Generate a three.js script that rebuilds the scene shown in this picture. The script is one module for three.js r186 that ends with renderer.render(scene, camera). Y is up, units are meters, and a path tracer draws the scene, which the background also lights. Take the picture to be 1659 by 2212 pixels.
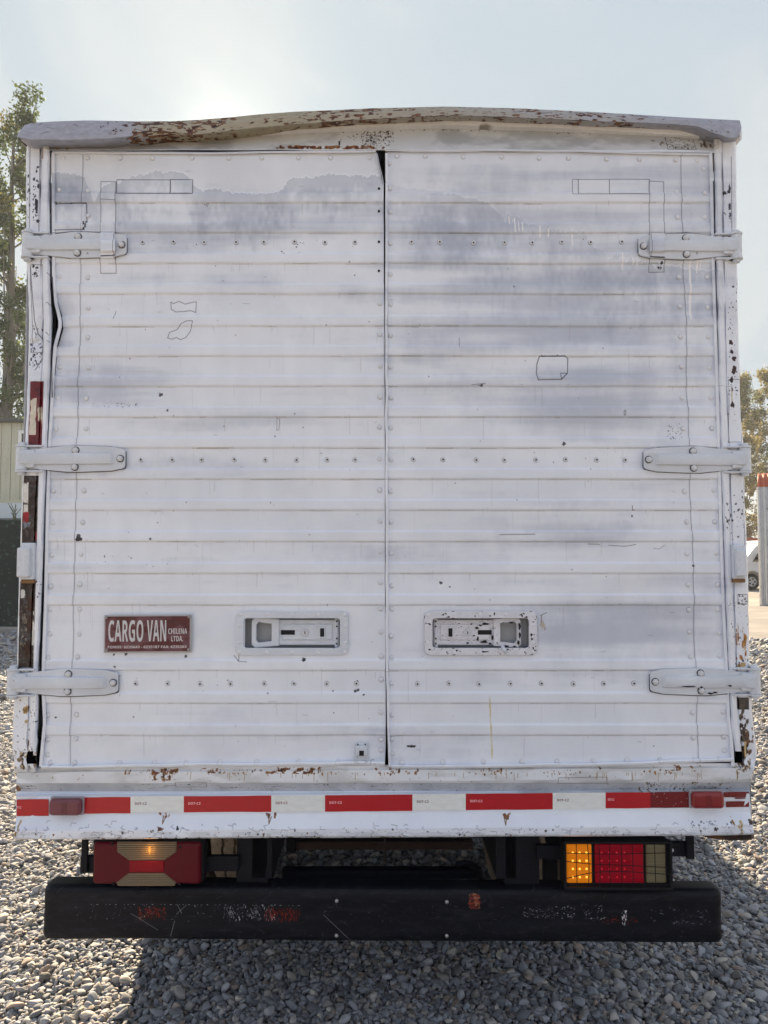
import * as THREE from 'three';
import { RoundedBoxGeometry } from 'three/addons/geometries/RoundedBoxGeometry.js';
import { mergeGeometries, mergeVertices, toCreasedNormals } from 'three/addons/utils/BufferGeometryUtils.js';
import { RectAreaLightUniformsLib } from 'three/addons/lights/RectAreaLightUniformsLib.js';

// ---------------------------------------------------------------- camera, sky, sun, exposure
const scene = new THREE.Scene();
const PITCH = 2.75 * Math.PI / 180, EYE = new THREE.Vector3(0, 1.7, 2.3), F = 1532;   // F: lens length in units of a 1659 x 2212 picture
const camera = new THREE.PerspectiveCamera(2 * Math.atan(1106 / F) * 180 / Math.PI, 0.75, 0.05, 600);
camera.position.copy(EYE);
camera.lookAt(EYE.x, EYE.y + Math.sin(PITCH), EYE.z - Math.cos(PITCH));
const renderer = new THREE.WebGLRenderer({ antialias: true });
renderer.toneMapping = THREE.LinearToneMapping;
renderer.toneMappingExposure = 3.72;
renderer.shadowMap.enabled = true;
RectAreaLightUniformsLib.init();

const SUN = new THREE.Vector3(-0.228, 0.578, -1).normalize();     // ahead of the truck, low, a little to the left
const sun = new THREE.DirectionalLight(new THREE.Color().setRGB(1, 0.8, 0.55), 5);
sun.position.copy(SUN).multiplyScalar(60);
sun.castShadow = true; sun.shadow.radius = 1.5;
Object.assign(sun.shadow.camera, { left: -30, right: 30, top: 30, bottom: -30, near: 1, far: 160 });
sun.shadow.mapSize.set(4096, 4096);
scene.add(sun, sun.target);

// seeded random numbers and value noise
function rng(seed) { let a = seed >>> 0; return () => { a = (a + 0x6D2B79F5) >>> 0; let t = a; t = Math.imul(t ^ (t >>> 15), t | 1); t ^= t + Math.imul(t ^ (t >>> 7), t | 61); return ((t ^ (t >>> 14)) >>> 0) / 4294967296; }; }
function hash(x, y, z) { let h = Math.imul(x, 374761393) ^ Math.imul(y, 668265263) ^ Math.imul(z, 1440662683); h = Math.imul(h ^ (h >>> 13), 1274126177); return ((h ^ (h >>> 16)) >>> 0) / 4294967296; }
function noise(x, y, z = 0) {
  const xi = Math.floor(x), yi = Math.floor(y), zi = Math.floor(z), s = (t) => t * t * (3 - 2 * t), u = s(x - xi), v = s(y - yi), w = s(z - zi), l = (a, b, t) => a + (b - a) * t;
  const plane = (k) => l(l(hash(xi, yi, k), hash(xi + 1, yi, k), u), l(hash(xi, yi + 1, k), hash(xi + 1, yi + 1, k), u), v);
  return w === 0 ? plane(zi) : l(plane(zi), plane(zi + 1), w);
}
function fbm(x, y, z = 0, n = 4) { let s = 0, a = 0.5, t = 0; for (let i = 0; i < n; i++) { s += a * noise(x, y, z + i * 17); t += a; a *= 0.5; x *= 2.03; y *= 2.03; z *= 1; } return s / t; }
const lerp = (a, b, t) => a + (b - a) * t, clamp = (x, a = 0, b = 1) => Math.min(b, Math.max(a, x)), smooth = (a, b, x) => { const t = clamp((x - a) / (b - a)); return t * t * (3 - 2 * t); };
function poly(points) { return (x) => { if (x <= points[0][0]) return points[0][1]; for (let i = 1; i < points.length; i++) if (x <= points[i][0]) return lerp(points[i - 1][1], points[i][1], (x - points[i - 1][0]) / (points[i][0] - points[i - 1][0])); return points[points.length - 1][1]; }; }

{ // hazy sky, one even veil with thin cloud and the glow of the sun
  const w = 1024, h = 512, data = new Float32Array(w * h * 4), d = new THREE.Vector3();
  for (let j = 0; j < h; j++) for (let i = 0; i < w; i++) {
    const el = ((j + 0.5) / h - 0.5) * Math.PI, az = ((i + 0.5) / w - 0.5) * 2 * Math.PI;
    d.set(Math.cos(el) * Math.cos(az), Math.sin(el), Math.cos(el) * Math.sin(az));
    const ang = Math.acos(clamp(d.dot(SUN), -1, 1)) * 180 / Math.PI, k = smooth(0, 0.9, Math.max(0, d.y));
    const q = 1.1 / (Math.max(0, d.y) + 0.22), sx = d.x * q, sz = d.z * q, wx = fbm(sx * 1.3 + 4, sz * 1.3, 5, 3), u1 = sx * 0.79 + sz * 0.61 + wx * 0.9, u2 = sz * 0.79 - sx * 0.61 + wx * 0.7, c = fbm(u1 * 2.9 + 7, u2 * 1.4 + 3, 0, 6), veil = smooth(0.38, 0.62, c);
    const near = 0.22 * Math.exp(-ang / 1.8) + 0.062 * Math.exp(-ang / 9), wide = 0.012 * Math.exp(-ang / 18), away = smooth(20, 130, ang);
    for (let b = 0; b < 3; b++) {
      const low = lerp([0.188, 0.208, 0.221][b], [0.172, 0.203, 0.258][b], away), high = lerp([0.166, 0.197, 0.222][b], [0.13, 0.167, 0.252][b], away), white = lerp([0.214, 0.228, 0.235][b], [0.19, 0.206, 0.24][b], away);
      const base = lerp(low, high, k) * (1 - 0.85 * veil) + white * 0.85 * veil;
      data[(j * w + i) * 4 + b] = base * 0.875 + near * [1, 0.88, 0.62][b] + wide * [1, 0.95, 0.85][b];
    }
    data[(j * w + i) * 4 + 3] = 1;
  }
  const sky = new THREE.DataTexture(data, w, h, THREE.RGBAFormat, THREE.FloatType);
  sky.mapping = THREE.EquirectangularReflectionMapping; sky.magFilter = THREE.LinearFilter; sky.minFilter = THREE.LinearFilter; sky.needsUpdate = true;
  scene.background = sky; scene.environment = sky;
}

// ---------------------------------------------------------------- helpers
const V = (x, y, z) => new THREE.Vector3(x, y, z);
const CP = Math.cos(PITCH), SP = Math.sin(PITCH);
/** A place measured on the photograph (1659 x 2212), carried to metres on the upright plane z. */
function at(px, py, z = 0) {
  const a = (px - 829.5) / F, b = -(py - 1106) / F, dy = b * CP + SP, dz = b * SP - CP, t = (z - EYE.z) / dz;
  return V(EYE.x + a * t, EYE.y + dy * t, z);
}
/** The inverse on the plane z = 0: metres back to the measured units. */
function seen(X, Y) { const f = (Y - EYE.y) * SP + EYE.z * CP, u = (Y - EYE.y) * CP - EYE.z * SP; return [829.5 + X / f * F, 1106 - u / f * F]; }
const mm = (z = 0) => (EYE.z - z) / F;                             // metres for one measured unit on plane z
const counts = new Map();
function numbered(name) { const n = counts.get(name) || 0; counts.set(name, n + 1); return n ? `${name}_${String(n).padStart(3, '0')}` : name; }
function add(o, parent) { o.castShadow = o.receiveShadow = true; parent.add(o); return o; }
function mesh(name, geometry, material, parent) { const m = new THREE.Mesh(geometry, material); m.name = parent === scene ? numbered(name) : name; return add(m, parent); }
function group(name, parent) { const g = new THREE.Group(); g.name = parent === scene ? numbered(name) : name; parent.add(g); return g; }
function thing(name, label, category, position = [0, 0, 0], set) { const g = group(name, scene); g.position.set(...position); g.userData = { label, category }; if (set) g.userData.group = set; return g; }
function rgb(r, g, b) { return new THREE.Color().setRGB(r, g, b); }
const std = (c, roughness, more = {}) => new THREE.MeshStandardMaterial({ color: Array.isArray(c) ? rgb(...c) : c, roughness, metalness: 0, side: THREE.DoubleSide, ...more });
function box(x0, x1, y0, y1, z0, z1, r = 0.003) {
  const w = Math.abs(x1 - x0), h = Math.abs(y1 - y0), d = Math.abs(z1 - z0), g = r > 0 ? new RoundedBoxGeometry(w, h, d, 2, Math.min(r, w / 2.01, h / 2.01, d / 2.01)) : new THREE.BoxGeometry(w, h, d);
  g.translate((x0 + x1) / 2, (y0 + y1) / 2, (z0 + z1) / 2); return g;
}
/** Rows of points joined into a sheet; uv in metres of the rear face (x, y). */
function sheet(rows, { crease = 0, skip, uv = (p) => [(p.x + 1.3) / 2.6, (p.y - 0.65) / 2.6] } = {}) {
  const n = rows[0].length, pos = [], uvs = [], idx = [];
  for (const r of rows) for (const p of r) { pos.push(p.x, p.y, p.z); uvs.push(...uv(p)); }
  for (let j = 0; j + 1 < rows.length; j++) for (let i = 0; i + 1 < n; i++) {
    if (skip && skip(i, j, rows)) continue;
    const a = j * n + i, b = a + 1, c = a + n, d = c + 1; idx.push(a, c, b, b, c, d);
  }
  let g = new THREE.BufferGeometry();
  g.setAttribute('position', new THREE.Float32BufferAttribute(pos, 3)); g.setAttribute('uv', new THREE.Float32BufferAttribute(uvs, 2)); g.setIndex(idx);
  if (crease) g = toCreasedNormals(g, crease); else g.computeVertexNormals();
  return g;
}
function tube(points, r, seg = 24, radial = 8) { return new THREE.TubeGeometry(new THREE.CatmullRomCurve3(points, false, 'centripetal'), seg, r, radial, false); }
function cyl(r0, r1, h, n = 20) { return new THREE.CylinderGeometry(r0, r1, h, n); }
function merge(list) { return mergeGeometries(list.map((g) => { const h = g.index ? g.toNonIndexed() : g.clone(); for (const k of Object.keys(h.attributes)) if (!['position', 'normal', 'uv'].includes(k)) h.deleteAttribute(k); return h; })); }
function canvas(w, h) { const c = document.createElement('canvas'); c.width = w; c.height = h; return c; }
function texture(c, srgb = true) { const t = new THREE.CanvasTexture(c); if (srgb) t.colorSpace = THREE.SRGBColorSpace; t.anisotropy = 8; return t; }

// ---------------------------------------------------------------- paint of the rear face: 2.6 m x 2.6 m, wear, stains and lines where the photograph has them
const S = 2048, rear = canvas(S, S), pen = rear.getContext('2d');
const spot = (px, py, z = 0) => { const p = at(px, py, z); return [(p.x + 1.3) / 2.6 * S, (1 - (p.y - 0.65) / 2.6) * S]; };
const wild = rng(11), RIBPX = [438, 503, 569, 634.5, 704, 769, 834, 900.5, 967, 1034.5, 1101.5, 1169, 1238, 1306, 1447, 1518, 1587];
{
  const im = pen.createImageData(S, S), D = im.data;
  // lower edges of the two brushed-over upper areas, as heights of the photograph over its width
  const edgeL = poly([[100, 372], [160, 376], [183, 385], [190, 400], [205, 437], [218, 405], [240, 395], [262, 390], [290, 378], [330, 370], [395, 372], [408, 385], [417, 400], [428, 410], [445, 412], [465, 405], [490, 415], [540, 419], [600, 417], [625, 390], [640, 383], [720, 378], [815, 380]]);
  const edgeR = poly([[840, 400], [975, 420], [1050, 437], [1075, 455], [1095, 470], [1120, 480], [1160, 492], [1200, 496], [1240, 507], [1270, 520], [1300, 548], [1360, 560], [1480, 580], [1600, 590]]);
  // darker, cooler areas that the photograph shows: centre, reach across and down, strength
  const coolAreas = [[1250, 640, 330, 95, 1], [930, 540, 110, 70, 0.9], [1320, 1370, 190, 75, 1], [1020, 1390, 120, 60, 0.5], [150, 420, 50, 40, 1], [220, 830, 140, 50, 1.1], [420, 470, 330, 60, 0.7], [1330, 850, 220, 70, 0.8], [960, 700, 130, 60, 0.6], [1450, 400, 120, 60, 0.7], [1150, 460, 200, 60, 0.7], [330, 560, 200, 60, 0.4], [1430, 1010, 130, 60, 0.5], [600, 640, 220, 60, 0.45], [480, 880, 200, 50, 0.4], [1250, 1240, 300, 30, 0.5], [1000, 800, 140, 50, 0.4], [1180, 1120, 200, 50, 0.35], [420, 1130, 200, 40, 0.25], [1500, 720, 60, 200, 0.5], [1520, 1350, 50, 160, 0.4], [130, 900, 26, 240, 0.6]];
  for (let j = 0; j < S; j++) {
    const Y = (1 - (j + 0.5) / S) * 2.6 + 0.65;
    for (let i = 0; i < S; i++) {
      const X = (i + 0.5) / S * 2.6 - 1.3, o = (j * S + i) * 4;
      const [px, py] = seen(X, Y);
      const a = fbm(X * 4.1 + 3, Y * 6.3, 1, 4), b = fbm(X * 23, Y * 9, 5, 3), g = hash(i, j, 3) - 0.5, cl = noise(X * 95, Y * 60, 9);
      let v = 0.94 + (b - 0.5) * 0.035 + g * 0.02, cool = 0;
      const patch = smooth(0.44, 0.66, a + (b - 0.5) * 0.22 + (cl - 0.5) * 0.06);           // thinner old coat showing in blotches
      v -= 0.02 * patch; cool += 0.3 * patch;
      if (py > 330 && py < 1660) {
        let m = 0; for (const [sx, sy, rx, ry, k] of coolAreas) { const q = ((px - sx) / rx) ** 2 + ((py - sy) / ry) ** 2; if (q < 2.6) m = Math.max(m, k * (1 - q / 2.6)); }
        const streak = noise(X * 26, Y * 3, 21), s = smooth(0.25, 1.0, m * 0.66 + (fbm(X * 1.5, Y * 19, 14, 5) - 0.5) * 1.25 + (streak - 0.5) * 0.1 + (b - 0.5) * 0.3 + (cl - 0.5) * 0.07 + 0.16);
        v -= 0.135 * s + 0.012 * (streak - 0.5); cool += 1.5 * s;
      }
      const drip = (noise(X * 75, 0.5, 2) - 0.5) * 20 + (noise(X * 230, 0.5, 4) - 0.5) * 16 + (cl - 0.5) * 4;
      if (py < 600 && px < 826 && px > 108) { const e = edgeL(px) + drip * 0.5; if (py > e) { const old = smooth(0.25, 0.8, a * 0.5 + b * 0.5 + 0.3 - (py - e) / 190 + (cl - 0.5) * 0.2); v -= 0.105 * old; cool += 0.6 * old; } else if (py > e - 3) v += 0.015; else { v -= 0.025; cool -= 0.35; } }
      if (py < 800 && px > 842 && px < 1560) { const e = edgeR(px) + drip * (px > 1080 && px < 1420 ? 1.25 : 0.4); if (py > e) { const old = smooth(0.25, 0.8, a * 0.5 + b * 0.5 + 0.3 - (py - e) / 300 + (cl - 0.5) * 0.2); v -= 0.06 * old; cool += 0.5 * old; } else if (py > e - 3 && px > 960) v += 0.02; else v -= 0.02; }
      if (py > 1690 && py < 1712) { v -= 0.16 + (b - 0.5) * 0.2; cool -= 0.3; }                // grime in the sill groove, plus painted shade of its down-facing side
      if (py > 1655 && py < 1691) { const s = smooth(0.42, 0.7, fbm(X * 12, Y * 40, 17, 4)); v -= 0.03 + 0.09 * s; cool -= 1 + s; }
      if (py > 1786) { v -= 0.07 * smooth(0.42, 0.6, fbm(X * 30, Y * 60, 8, 3)); }
      if (py < 327 && py > 200 && px > 100 && px < 1550) { const s = fbm(X * 9, Y * 16, 12, 4); v -= 0.1 + 0.12 * smooth(0.42, 0.65, s); cool -= 2.4; }   // browner and darker over the header
      D[o] = 255 * clamp(v - 0.042 - 0.012 * cool); D[o + 1] = 255 * clamp(v - 0.027 - 0.007 * cool); D[o + 2] = 255 * clamp(v + 0.008 + 0.006 * cool); D[o + 3] = 255;
    }
  }
  pen.putImageData(im, 0, 0);
}
function line(points, width = 1.6, ink = 'rgba(45,44,54,0.8)', z = 0) { pen.strokeStyle = ink; pen.lineWidth = width; pen.lineJoin = 'round'; pen.beginPath(); points.forEach((p, i) => pen[i ? 'lineTo' : 'moveTo'](...spot(p[0], p[1], z))); pen.stroke(); }
function frame(x0, y0, x1, y1, width, ink) { const j = () => (wild() - 0.5) * 1.6; line([[x0 + j(), y0 + j()], [x1 + j(), y0 + j()], [x1 + j(), y1 + j()], [x0 + j(), y1 + j()], [x0, y0]], width, ink); }
function dab(px, py, r, ink, squash = 1) { // a ragged chip
  const [x, y] = spot(px, py), n = 11, k = S / 2.6 * mm(); pen.fillStyle = ink; pen.beginPath();
  for (let i = 0; i < n; i++) { const t = i / n * 6.283, q = r * k * (0.55 + 0.75 * wild()); pen[i ? 'lineTo' : 'moveTo'](x + Math.cos(t) * q, y + Math.sin(t) * q * squash); }
  pen.closePath(); pen.fill();
}
function flecks(x0, y0, x1, y1, n, size, inks, streak = 1) { for (let i = 0; i < n; i++) dab(lerp(x0, x1, wild()), lerp(y0, y1, wild()), size * (0.3 + wild() * wild() * 1.6), inks[Math.floor(wild() * inks.length)], streak * (0.6 + 0.8 * wild())); }
/** Ragged patch: the noise decides where inside the rectangle the bare or rusty metal shows. */
function bare(x0, y0, x1, y1, cover, inks, scale = 1, sx = 1) {
  const [a, b] = spot(x0, y0), [c, d] = spot(x1, y1), w = Math.max(2, Math.round(c - a)), h = Math.max(2, Math.round(d - b)), seed = wild() * 99;
  for (let j = 0; j < h; j++) for (let i = 0; i < w; i++) {
    const edge = Math.min(i / w, 1 - i / w, j / h, 1 - j / h) * 5 + (hash(i, j, 5) - 0.5) * 0.3, n = fbm(i * 0.09 * scale * sx + seed, j * 0.06 * scale, seed | 0, 4);
    const over = n + Math.min(0, edge - 0.9) * 0.34 - 1 + cover;
    if (over > 0) { pen.globalAlpha = 0.35 + 0.65 * smooth(0, 0.07, over); const m = fbm(i * 0.16, j * 0.1, 33 + (seed | 0), 3); pen.fillStyle = inks[Math.floor(clamp(m * 1.6 - 0.3, 0, 0.999) * inks.length)]; pen.fillRect(Math.round(a) + i, Math.round(b) + j, 1, 1); }
  }
  pen.globalAlpha = 1;
}
const RUST = ['#3f2014', '#5c2e17', '#744020', '#8c653c', '#33190f'], DARK = ['#1d1716', '#2b1d19', '#3a241c', '#4b4a4c', '#2a2624'], OCHRE = ['#a98a55', '#b79e6c', '#8f6f3c', '#7d5a2e'];
const INK = 'rgba(44,42,52,0.62)', FAINT = 'rgba(70,70,84,0.6)';
// outlines of old tape, stickers and seams, dirt drawn into their edges
frame(218, 392, 250, 590, 1.5, INK); line([[218, 432], [250, 434]], 1.4, INK); frame(252, 388, 368, 420, 1.8, INK); frame(368, 388, 416, 420, 2.2, INK);
line([[120, 441], [150, 440], [187, 439], [188, 480], [182, 497], [120, 499]], 2.4, INK); flecks(180, 478, 187, 498, 14, 1.6, ['#26242c']); flecks(120, 438, 186, 441, 14, 1.2, ['#26242c']);
line([[369, 652], [374, 656], [387, 651], [400, 657], [416, 653], [424, 652], [423, 675], [412, 671], [396, 673], [380, 674], [370, 668], [369, 652]], 1.6, INK);
line([[417, 694], [404, 694], [392, 700], [382, 712], [366, 718], [362, 730], [372, 733], [381, 729], [390, 734], [402, 729], [411, 716], [417, 694]], 1.6, INK);
frame(1236, 388, 1402, 421, 1.5, INK); line([[1249, 388], [1249, 420]], 1.8, INK); line([[1316, 389], [1316, 421]], 1.8, INK); frame(1402, 392, 1434, 588, 1.5, INK);
line([[1160, 786], [1165, 770], [1220, 769], [1227, 774], [1226, 806], [1212, 820], [1162, 821], [1159, 806], [1160, 786]], 2.4, INK); line([[1211, 806], [1226, 806], [1212, 820], [1211, 806]], 2, INK); flecks(1166, 767, 1222, 770, 12, 1.4, ['#2c2a33']);
flecks(1420, 568, 1430, 584, 18, 1.6, ['#2c2a33']); line([[1402, 507], [1434, 506]], 2, INK);
for (const [a, b] of [[180, 152], [1470, 1508]]) line(Array.from({ length: 30 }, (_, i) => { const y = lerp(335, 1652, i / 29); return [lerp(a, b, i / 29) + (noise(y / 60, a > 500 ? 1 : 0, 2) - 0.5) * 4, y]; }), 1, 'rgba(60,60,74,0.45)');
// chips, knocks and scratches on the sheets
for (const [x, y, r] of [[347, 852, 4.5], [363, 887, 2.6], [171, 1163, 7], [171, 1157, 4], [657, 1424, 5], [1217, 960, 4.5], [1040, 833, 3], [120, 1550, 2.6], [272, 1413, 3.5], [401, 1418, 3.2], [246, 1414, 2.6], [770, 1474, 4], [773, 1491, 3], [767, 1492, 3], [786, 1500, 2.6], [952, 1259, 3.4], [1365, 1115, 2.6], [326, 1164, 2.4], [250, 1440, 2.6], [1496, 1222, 2.4], [888, 1612, 3.2], [881, 1612, 2.6], [895, 1612, 3], [972, 1268, 2]]) dab(x, y, r, r > 4.6 ? '#2a2a30' : '#4a4a52');
line([[881, 1612], [895, 1612]], 4, '#18181c'); line([[1365, 1092], [1365, 1102], [1371, 1102]], 1.8, INK); frame(1347, 888, 1350, 897, 1.6, INK); line([[1018, 832], [1048, 829], [1032, 834]], 1.8, FAINT);
line([[1078, 1155], [1155, 1154]], 1.8, INK); line([[1314, 1178], [1350, 1180], [1374, 1176]], 1.5, INK); line([[1270, 1175], [1296, 1176]], 1.5, INK); line([[1411, 1184], [1424, 1186], [1436, 1177]], 1.2, FAINT);
line([[505, 1416], [516, 1428], [534, 1429]], 1.5, INK); line([[516, 1414], [516, 1428]], 1.8, INK); line([[598, 903], [604, 906], [602, 928], [598, 930], [598, 903]], 1.3, FAINT); line([[250, 672], [246, 690]], 1.6, FAINT);
line([[992, 730], [992, 750]], 1.4, FAINT); line([[1167, 1330], [1182, 1323]], 1.6, INK); line([[1170, 1328], [1169, 1346], [1178, 1356], [1176, 1362]], 2, 'rgba(120,110,100,.9)'); dab(1172, 1350, 6, '#b4aca0', 1.6);
for (let i = 0; i < 90; i++) dab(200 + wild() * 1280, 480 + wild() * 1140, 0.7 + wild() * 1.1, 'rgba(70,70,80,0.75)');
for (let i = 0; i < 46; i++) { const x = 190 + wild() * 1290, y = 360 + wild() * 1260, t = wild() * 6.3, l = 4 + wild() * 14; line([[x, y], [x + l * Math.cos(t), y + l * 0.35 * Math.sin(t)]], 0.9, 'rgba(80,80,92,0.5)'); }
for (const [x, y] of [[640, 526], [652, 527], [700, 526], [612, 545], [446, 442], [402, 536], [420, 530]]) flecks(x - 5, y - 4, x + 5, y + 4, 5, 1.3, ['#3c3a44']);
flecks(196, 869, 300, 880, 40, 1.1, ['#8a8a92', '#7a7a84']); flecks(1440, 915, 1475, 950, 50, 1.1, ['#85858e', '#74747e']); flecks(186, 1196, 400, 1220, 14, 1.5, ['#70707a']);
// drips of paint and one rusty run
for (const [x, y0, y1, w] of [[1100, 466, 484, 3], [1112, 470, 502, 3], [1120, 476, 500, 2.5], [1128, 478, 500, 3], [1166, 490, 512, 4], [1184, 494, 512, 3], [1236, 506, 530, 3], [1344, 545, 582, 4], [1366, 556, 572, 3], [1375, 556, 574, 3], [1490, 558, 690, 5], [1506, 558, 582, 3], [1512, 558, 582, 3], [1504, 560, 590, 3]]) line([[x, y0], [x + 1, y1]], w, 'rgba(238,236,238,0.9)');
for (let i = 0; i < 60; i++) { const y = 1500 + wild() * 138; line([[1057 + (y - 1500) * 0.045 + (wild() - 0.5) * 4, y], [1058 + (y - 1500) * 0.045 + (wild() - 0.5) * 4, y + 8 + wild() * 10]], 1.4, 'rgba(190,160,90,0.25)'); }
for (const [k, xt, xb, xm, yc] of [[1, 273, 45, 168, 530], [1, 270, 35, 164, 991], [1, 255, 20, 150, 1474], [-1, 1380, 1605, 1482, 533], [-1, 1391, 1621, 1496, 993], [-1, 1405, 1638, 1511, 1472]]) { line([[xb + k * 70, yc + 25], [xm - k * 15, yc + 29.5], [xm + k * 20, yc + 29], [xt - k * 26, yc + 26.5], [xt, yc + 21], [xt + k * 1.5, yc + 16], [xt + k * 1.5, yc - 16]], 3, 'rgba(38,36,44,0.85)'); line([[xb + k * 70, yc - 24], [xm, yc - 29], [xt - k * 26, yc - 26]], 1.6, 'rgba(60,58,68,0.7)'); }  // dark lines along the hinge edges: dirt, with contact shade painted in
for (let i = 0; i < 420; i++) { const x = 120 + wild() * 1440, y = RIBPX[Math.floor(wild() * RIBPX.length)] + (wild() - 0.5) * 14, l = 8 + wild() * wild() * 70; line([[x, y], [x + (wild() - 0.5) * 2, y + l]], 0.8 + wild() * 2, `rgba(${90 + wild() * 30 | 0},${90 + wild() * 24 | 0},${96 + wild() * 20 | 0},${0.05 + wild() * 0.1})`); }
for (let i = 0; i < 260; i++) { const x = 120 + wild() * 1440, y = RIBPX[Math.floor(wild() * RIBPX.length)] + 1.5 + (wild() - 0.5) * 2; line([[x, y], [x + 10 + wild() * 70, y]], 1 + wild() * 1.2, `rgba(110,104,96,${0.1 + wild() * 0.25})`); }
// header: soot, rust and holes
flecks(600, 266, 1530, 276, 260, 1.7, ['#1d1a1a', '#3a332e', '#4d443c'], 0.5); flecks(780, 276, 850, 318, 190, 1.5, ['#241e1c', '#3d322b', '#5b4e42']); flecks(730, 278, 840, 300, 70, 1.3, ['#2c2724', '#5a5048']);
bare(590, 315, 835, 326, 0.62, RUST, 1.4); bare(110, 300, 160, 330, 0.45, OCHRE, 1.3); flecks(795, 300, 812, 308, 5, 3, ['#151212']); line([[733, 302], [733, 314]], 4, '#211a18');
flecks(1440, 290, 1500, 326, 120, 1.5, ['#2c2521', '#5e5144', '#463a31']); bare(1404, 296, 1440, 318, 0.5, ['#8a7f72', '#6f6459', '#a09486'], 1.2); bare(1440, 290, 1502, 325, 0.42, ['#6f6459', '#4c423a', '#8d8274'], 1.6); frame(1440, 290, 1502, 325, 1.4, 'rgba(60,50,44,.7)'); bare(1508, 292, 1546, 322, 0.5, ['#5d5146', '#85796c', '#3d342d'], 1.6);
flecks(1200, 266, 1350, 282, 120, 2, ['#2a1a15', '#4a2a20', '#1c1716'], 0.7);
// posts: torn trim, tape remains, rust
line([[66, 318], [64, 560]], 1.6, INK); line([[87, 318], [84, 560]], 1.8, INK); line([[95, 318], [94, 345]], 3, '#70482c'); flecks(72, 360, 84, 480, 40, 1.7, ['#1f1d22', '#33303a'], 1.6); flecks(58, 380, 66, 470, 14, 1.6, ['#2b2930'], 1.5); bare(76, 430, 82, 466, 0.7, ['#1f1d22', '#2f2c34'], 1);
frame(67, 573, 93, 760, 1.5, INK); line([[67, 575], [73, 690], [80, 720], [92, 735], [88, 780], [76, 800]], 2.4, INK); flecks(70, 700, 92, 800, 60, 1.7, ['#2b2930', '#55535c'], 1.4); flecks(62, 705, 68, 790, 16, 1.5, ['#2b2930'], 1.8); flecks(72, 576, 84, 604, 26, 1.6, ['#2b2930'], 1.2);
for (const y of [592, 655, 720, 737]) line([[100 + wild() * 5, y], [104 + wild() * 3, y + 1], [109 + wild() * 3, y + 3 + wild() * 6]], 1.3, INK); line([[116, 600], [118, 650], [114, 760], [116, 860]], 2.6, '#1d1b20');
bare(66, 824, 94, 966, 1.3, ['#5c0f18', '#6c1520', '#4c0b12'], 1); bare(66, 860, 78, 940, 0.9, ['#cfc6b4', '#d8d0c2'], 0.6); bare(82, 870, 94, 942, 0.62, ['#cfc6b4', '#bfb4a0'], 0.9);
bare(50, 1028, 82, 1178, 1.25, DARK, 1.2); bare(51, 1042, 62, 1088, 0.9, ['#dedcd8', '#cfccc8'], 0.6); bare(51, 1090, 60, 1120, 0.9, ['#dedcd8', '#cfccc8'], 0.6); bare(50, 1106, 62, 1130, 0.95, ['#9a1724', '#84131d'], 0.5); bare(50, 1126, 66, 1142, 0.6, ['#5b606c', '#777c88'], 0.8); bare(76, 1148, 82, 1166, 0.7, ['#8a1a26'], 0.6); bare(66, 1050, 78, 1110, 0.6, ['#1a1211', '#32190f'], 1);
bare(44, 1256, 76, 1446, 1.22, DARK, 1.2); bare(44, 1270, 54, 1292, 0.6, ['#d8d6d2', '#8f9098'], 0.8); bare(46, 1310, 60, 1400, 0.6, ['#7b7368', '#5d554c', '#94897a'], 1.4); bare(70, 1320, 76, 1420, 0.6, ['#d8d6d2'], 0.9); bare(56, 1280, 72, 1440, 0.55, ['#2b120d', '#3d1a10'], 0.9, 1.5);
flecks(78, 1250, 96, 1290, 14, 1.6, ['#2b2930']); flecks(26, 1510, 86, 1650, 70, 1.4, ['#3d3a3c', '#6a6460', '#8c7a60']); bare(46, 1500, 62, 1570, 0.5, OCHRE, 0.9); bare(30, 1610, 90, 1665, 0.5, ['#5d4a3a', '#8d7a66', '#3a2c24', '#b39c7c'], 1.5); bare(60, 1560, 66, 1640, 0.5, ['#5a4636'], 1);
for (const [x, y] of [[1578, 740], [1580, 760], [1585, 775], [1586, 797], [1580, 820], [1580, 876], [1584, 802]]) dab(x, y, 4.6, '#2e1514', 1.3); frame(1573, 820, 1602, 955, 1.4, INK); line([[1580, 835], [1580, 870]], 2, '#b08f50'); line([[1580, 868], [1583, 881]], 4, '#231a1a'); flecks(1572, 600, 1592, 960, 60, 1.6, ['#2b2930', '#4d4a52'], 1.4);
line([[1558, 330], [1560, 560]], 1.6, INK); line([[1578, 340], [1580, 500]], 1.6, INK); bare(1556, 390, 1582, 490, 0.4, ['#26242b', '#3b3941'], 1.5); frame(1575, 1025, 1607, 1178, 1.3, INK); flecks(1566, 1060, 1612, 1170, 40, 1.7, ['#26242b', '#4d4a52'], 1.4); line([[1563, 1116], [1572, 1134]], 2.4, INK);
frame(1592, 1284, 1615, 1305, 1.6, INK); flecks(1592, 1284, 1614, 1306, 40, 1.6, ['#2b2930', '#56535a']); bare(1588, 1335, 1614, 1440, 0.45, ['#8a4a1a', '#a9763a', '#6d3515'], 1, 1.8); bare(1588, 1345, 1593, 1440, 0.6, ['#7a3f1a', '#5a2a12'], 1); bare(1590, 1430, 1610, 1440, 0.7, OCHRE); flecks(1570, 1300, 1618, 1440, 40, 1.3, ['#55535c', '#2b2930'], 1.5);
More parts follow.
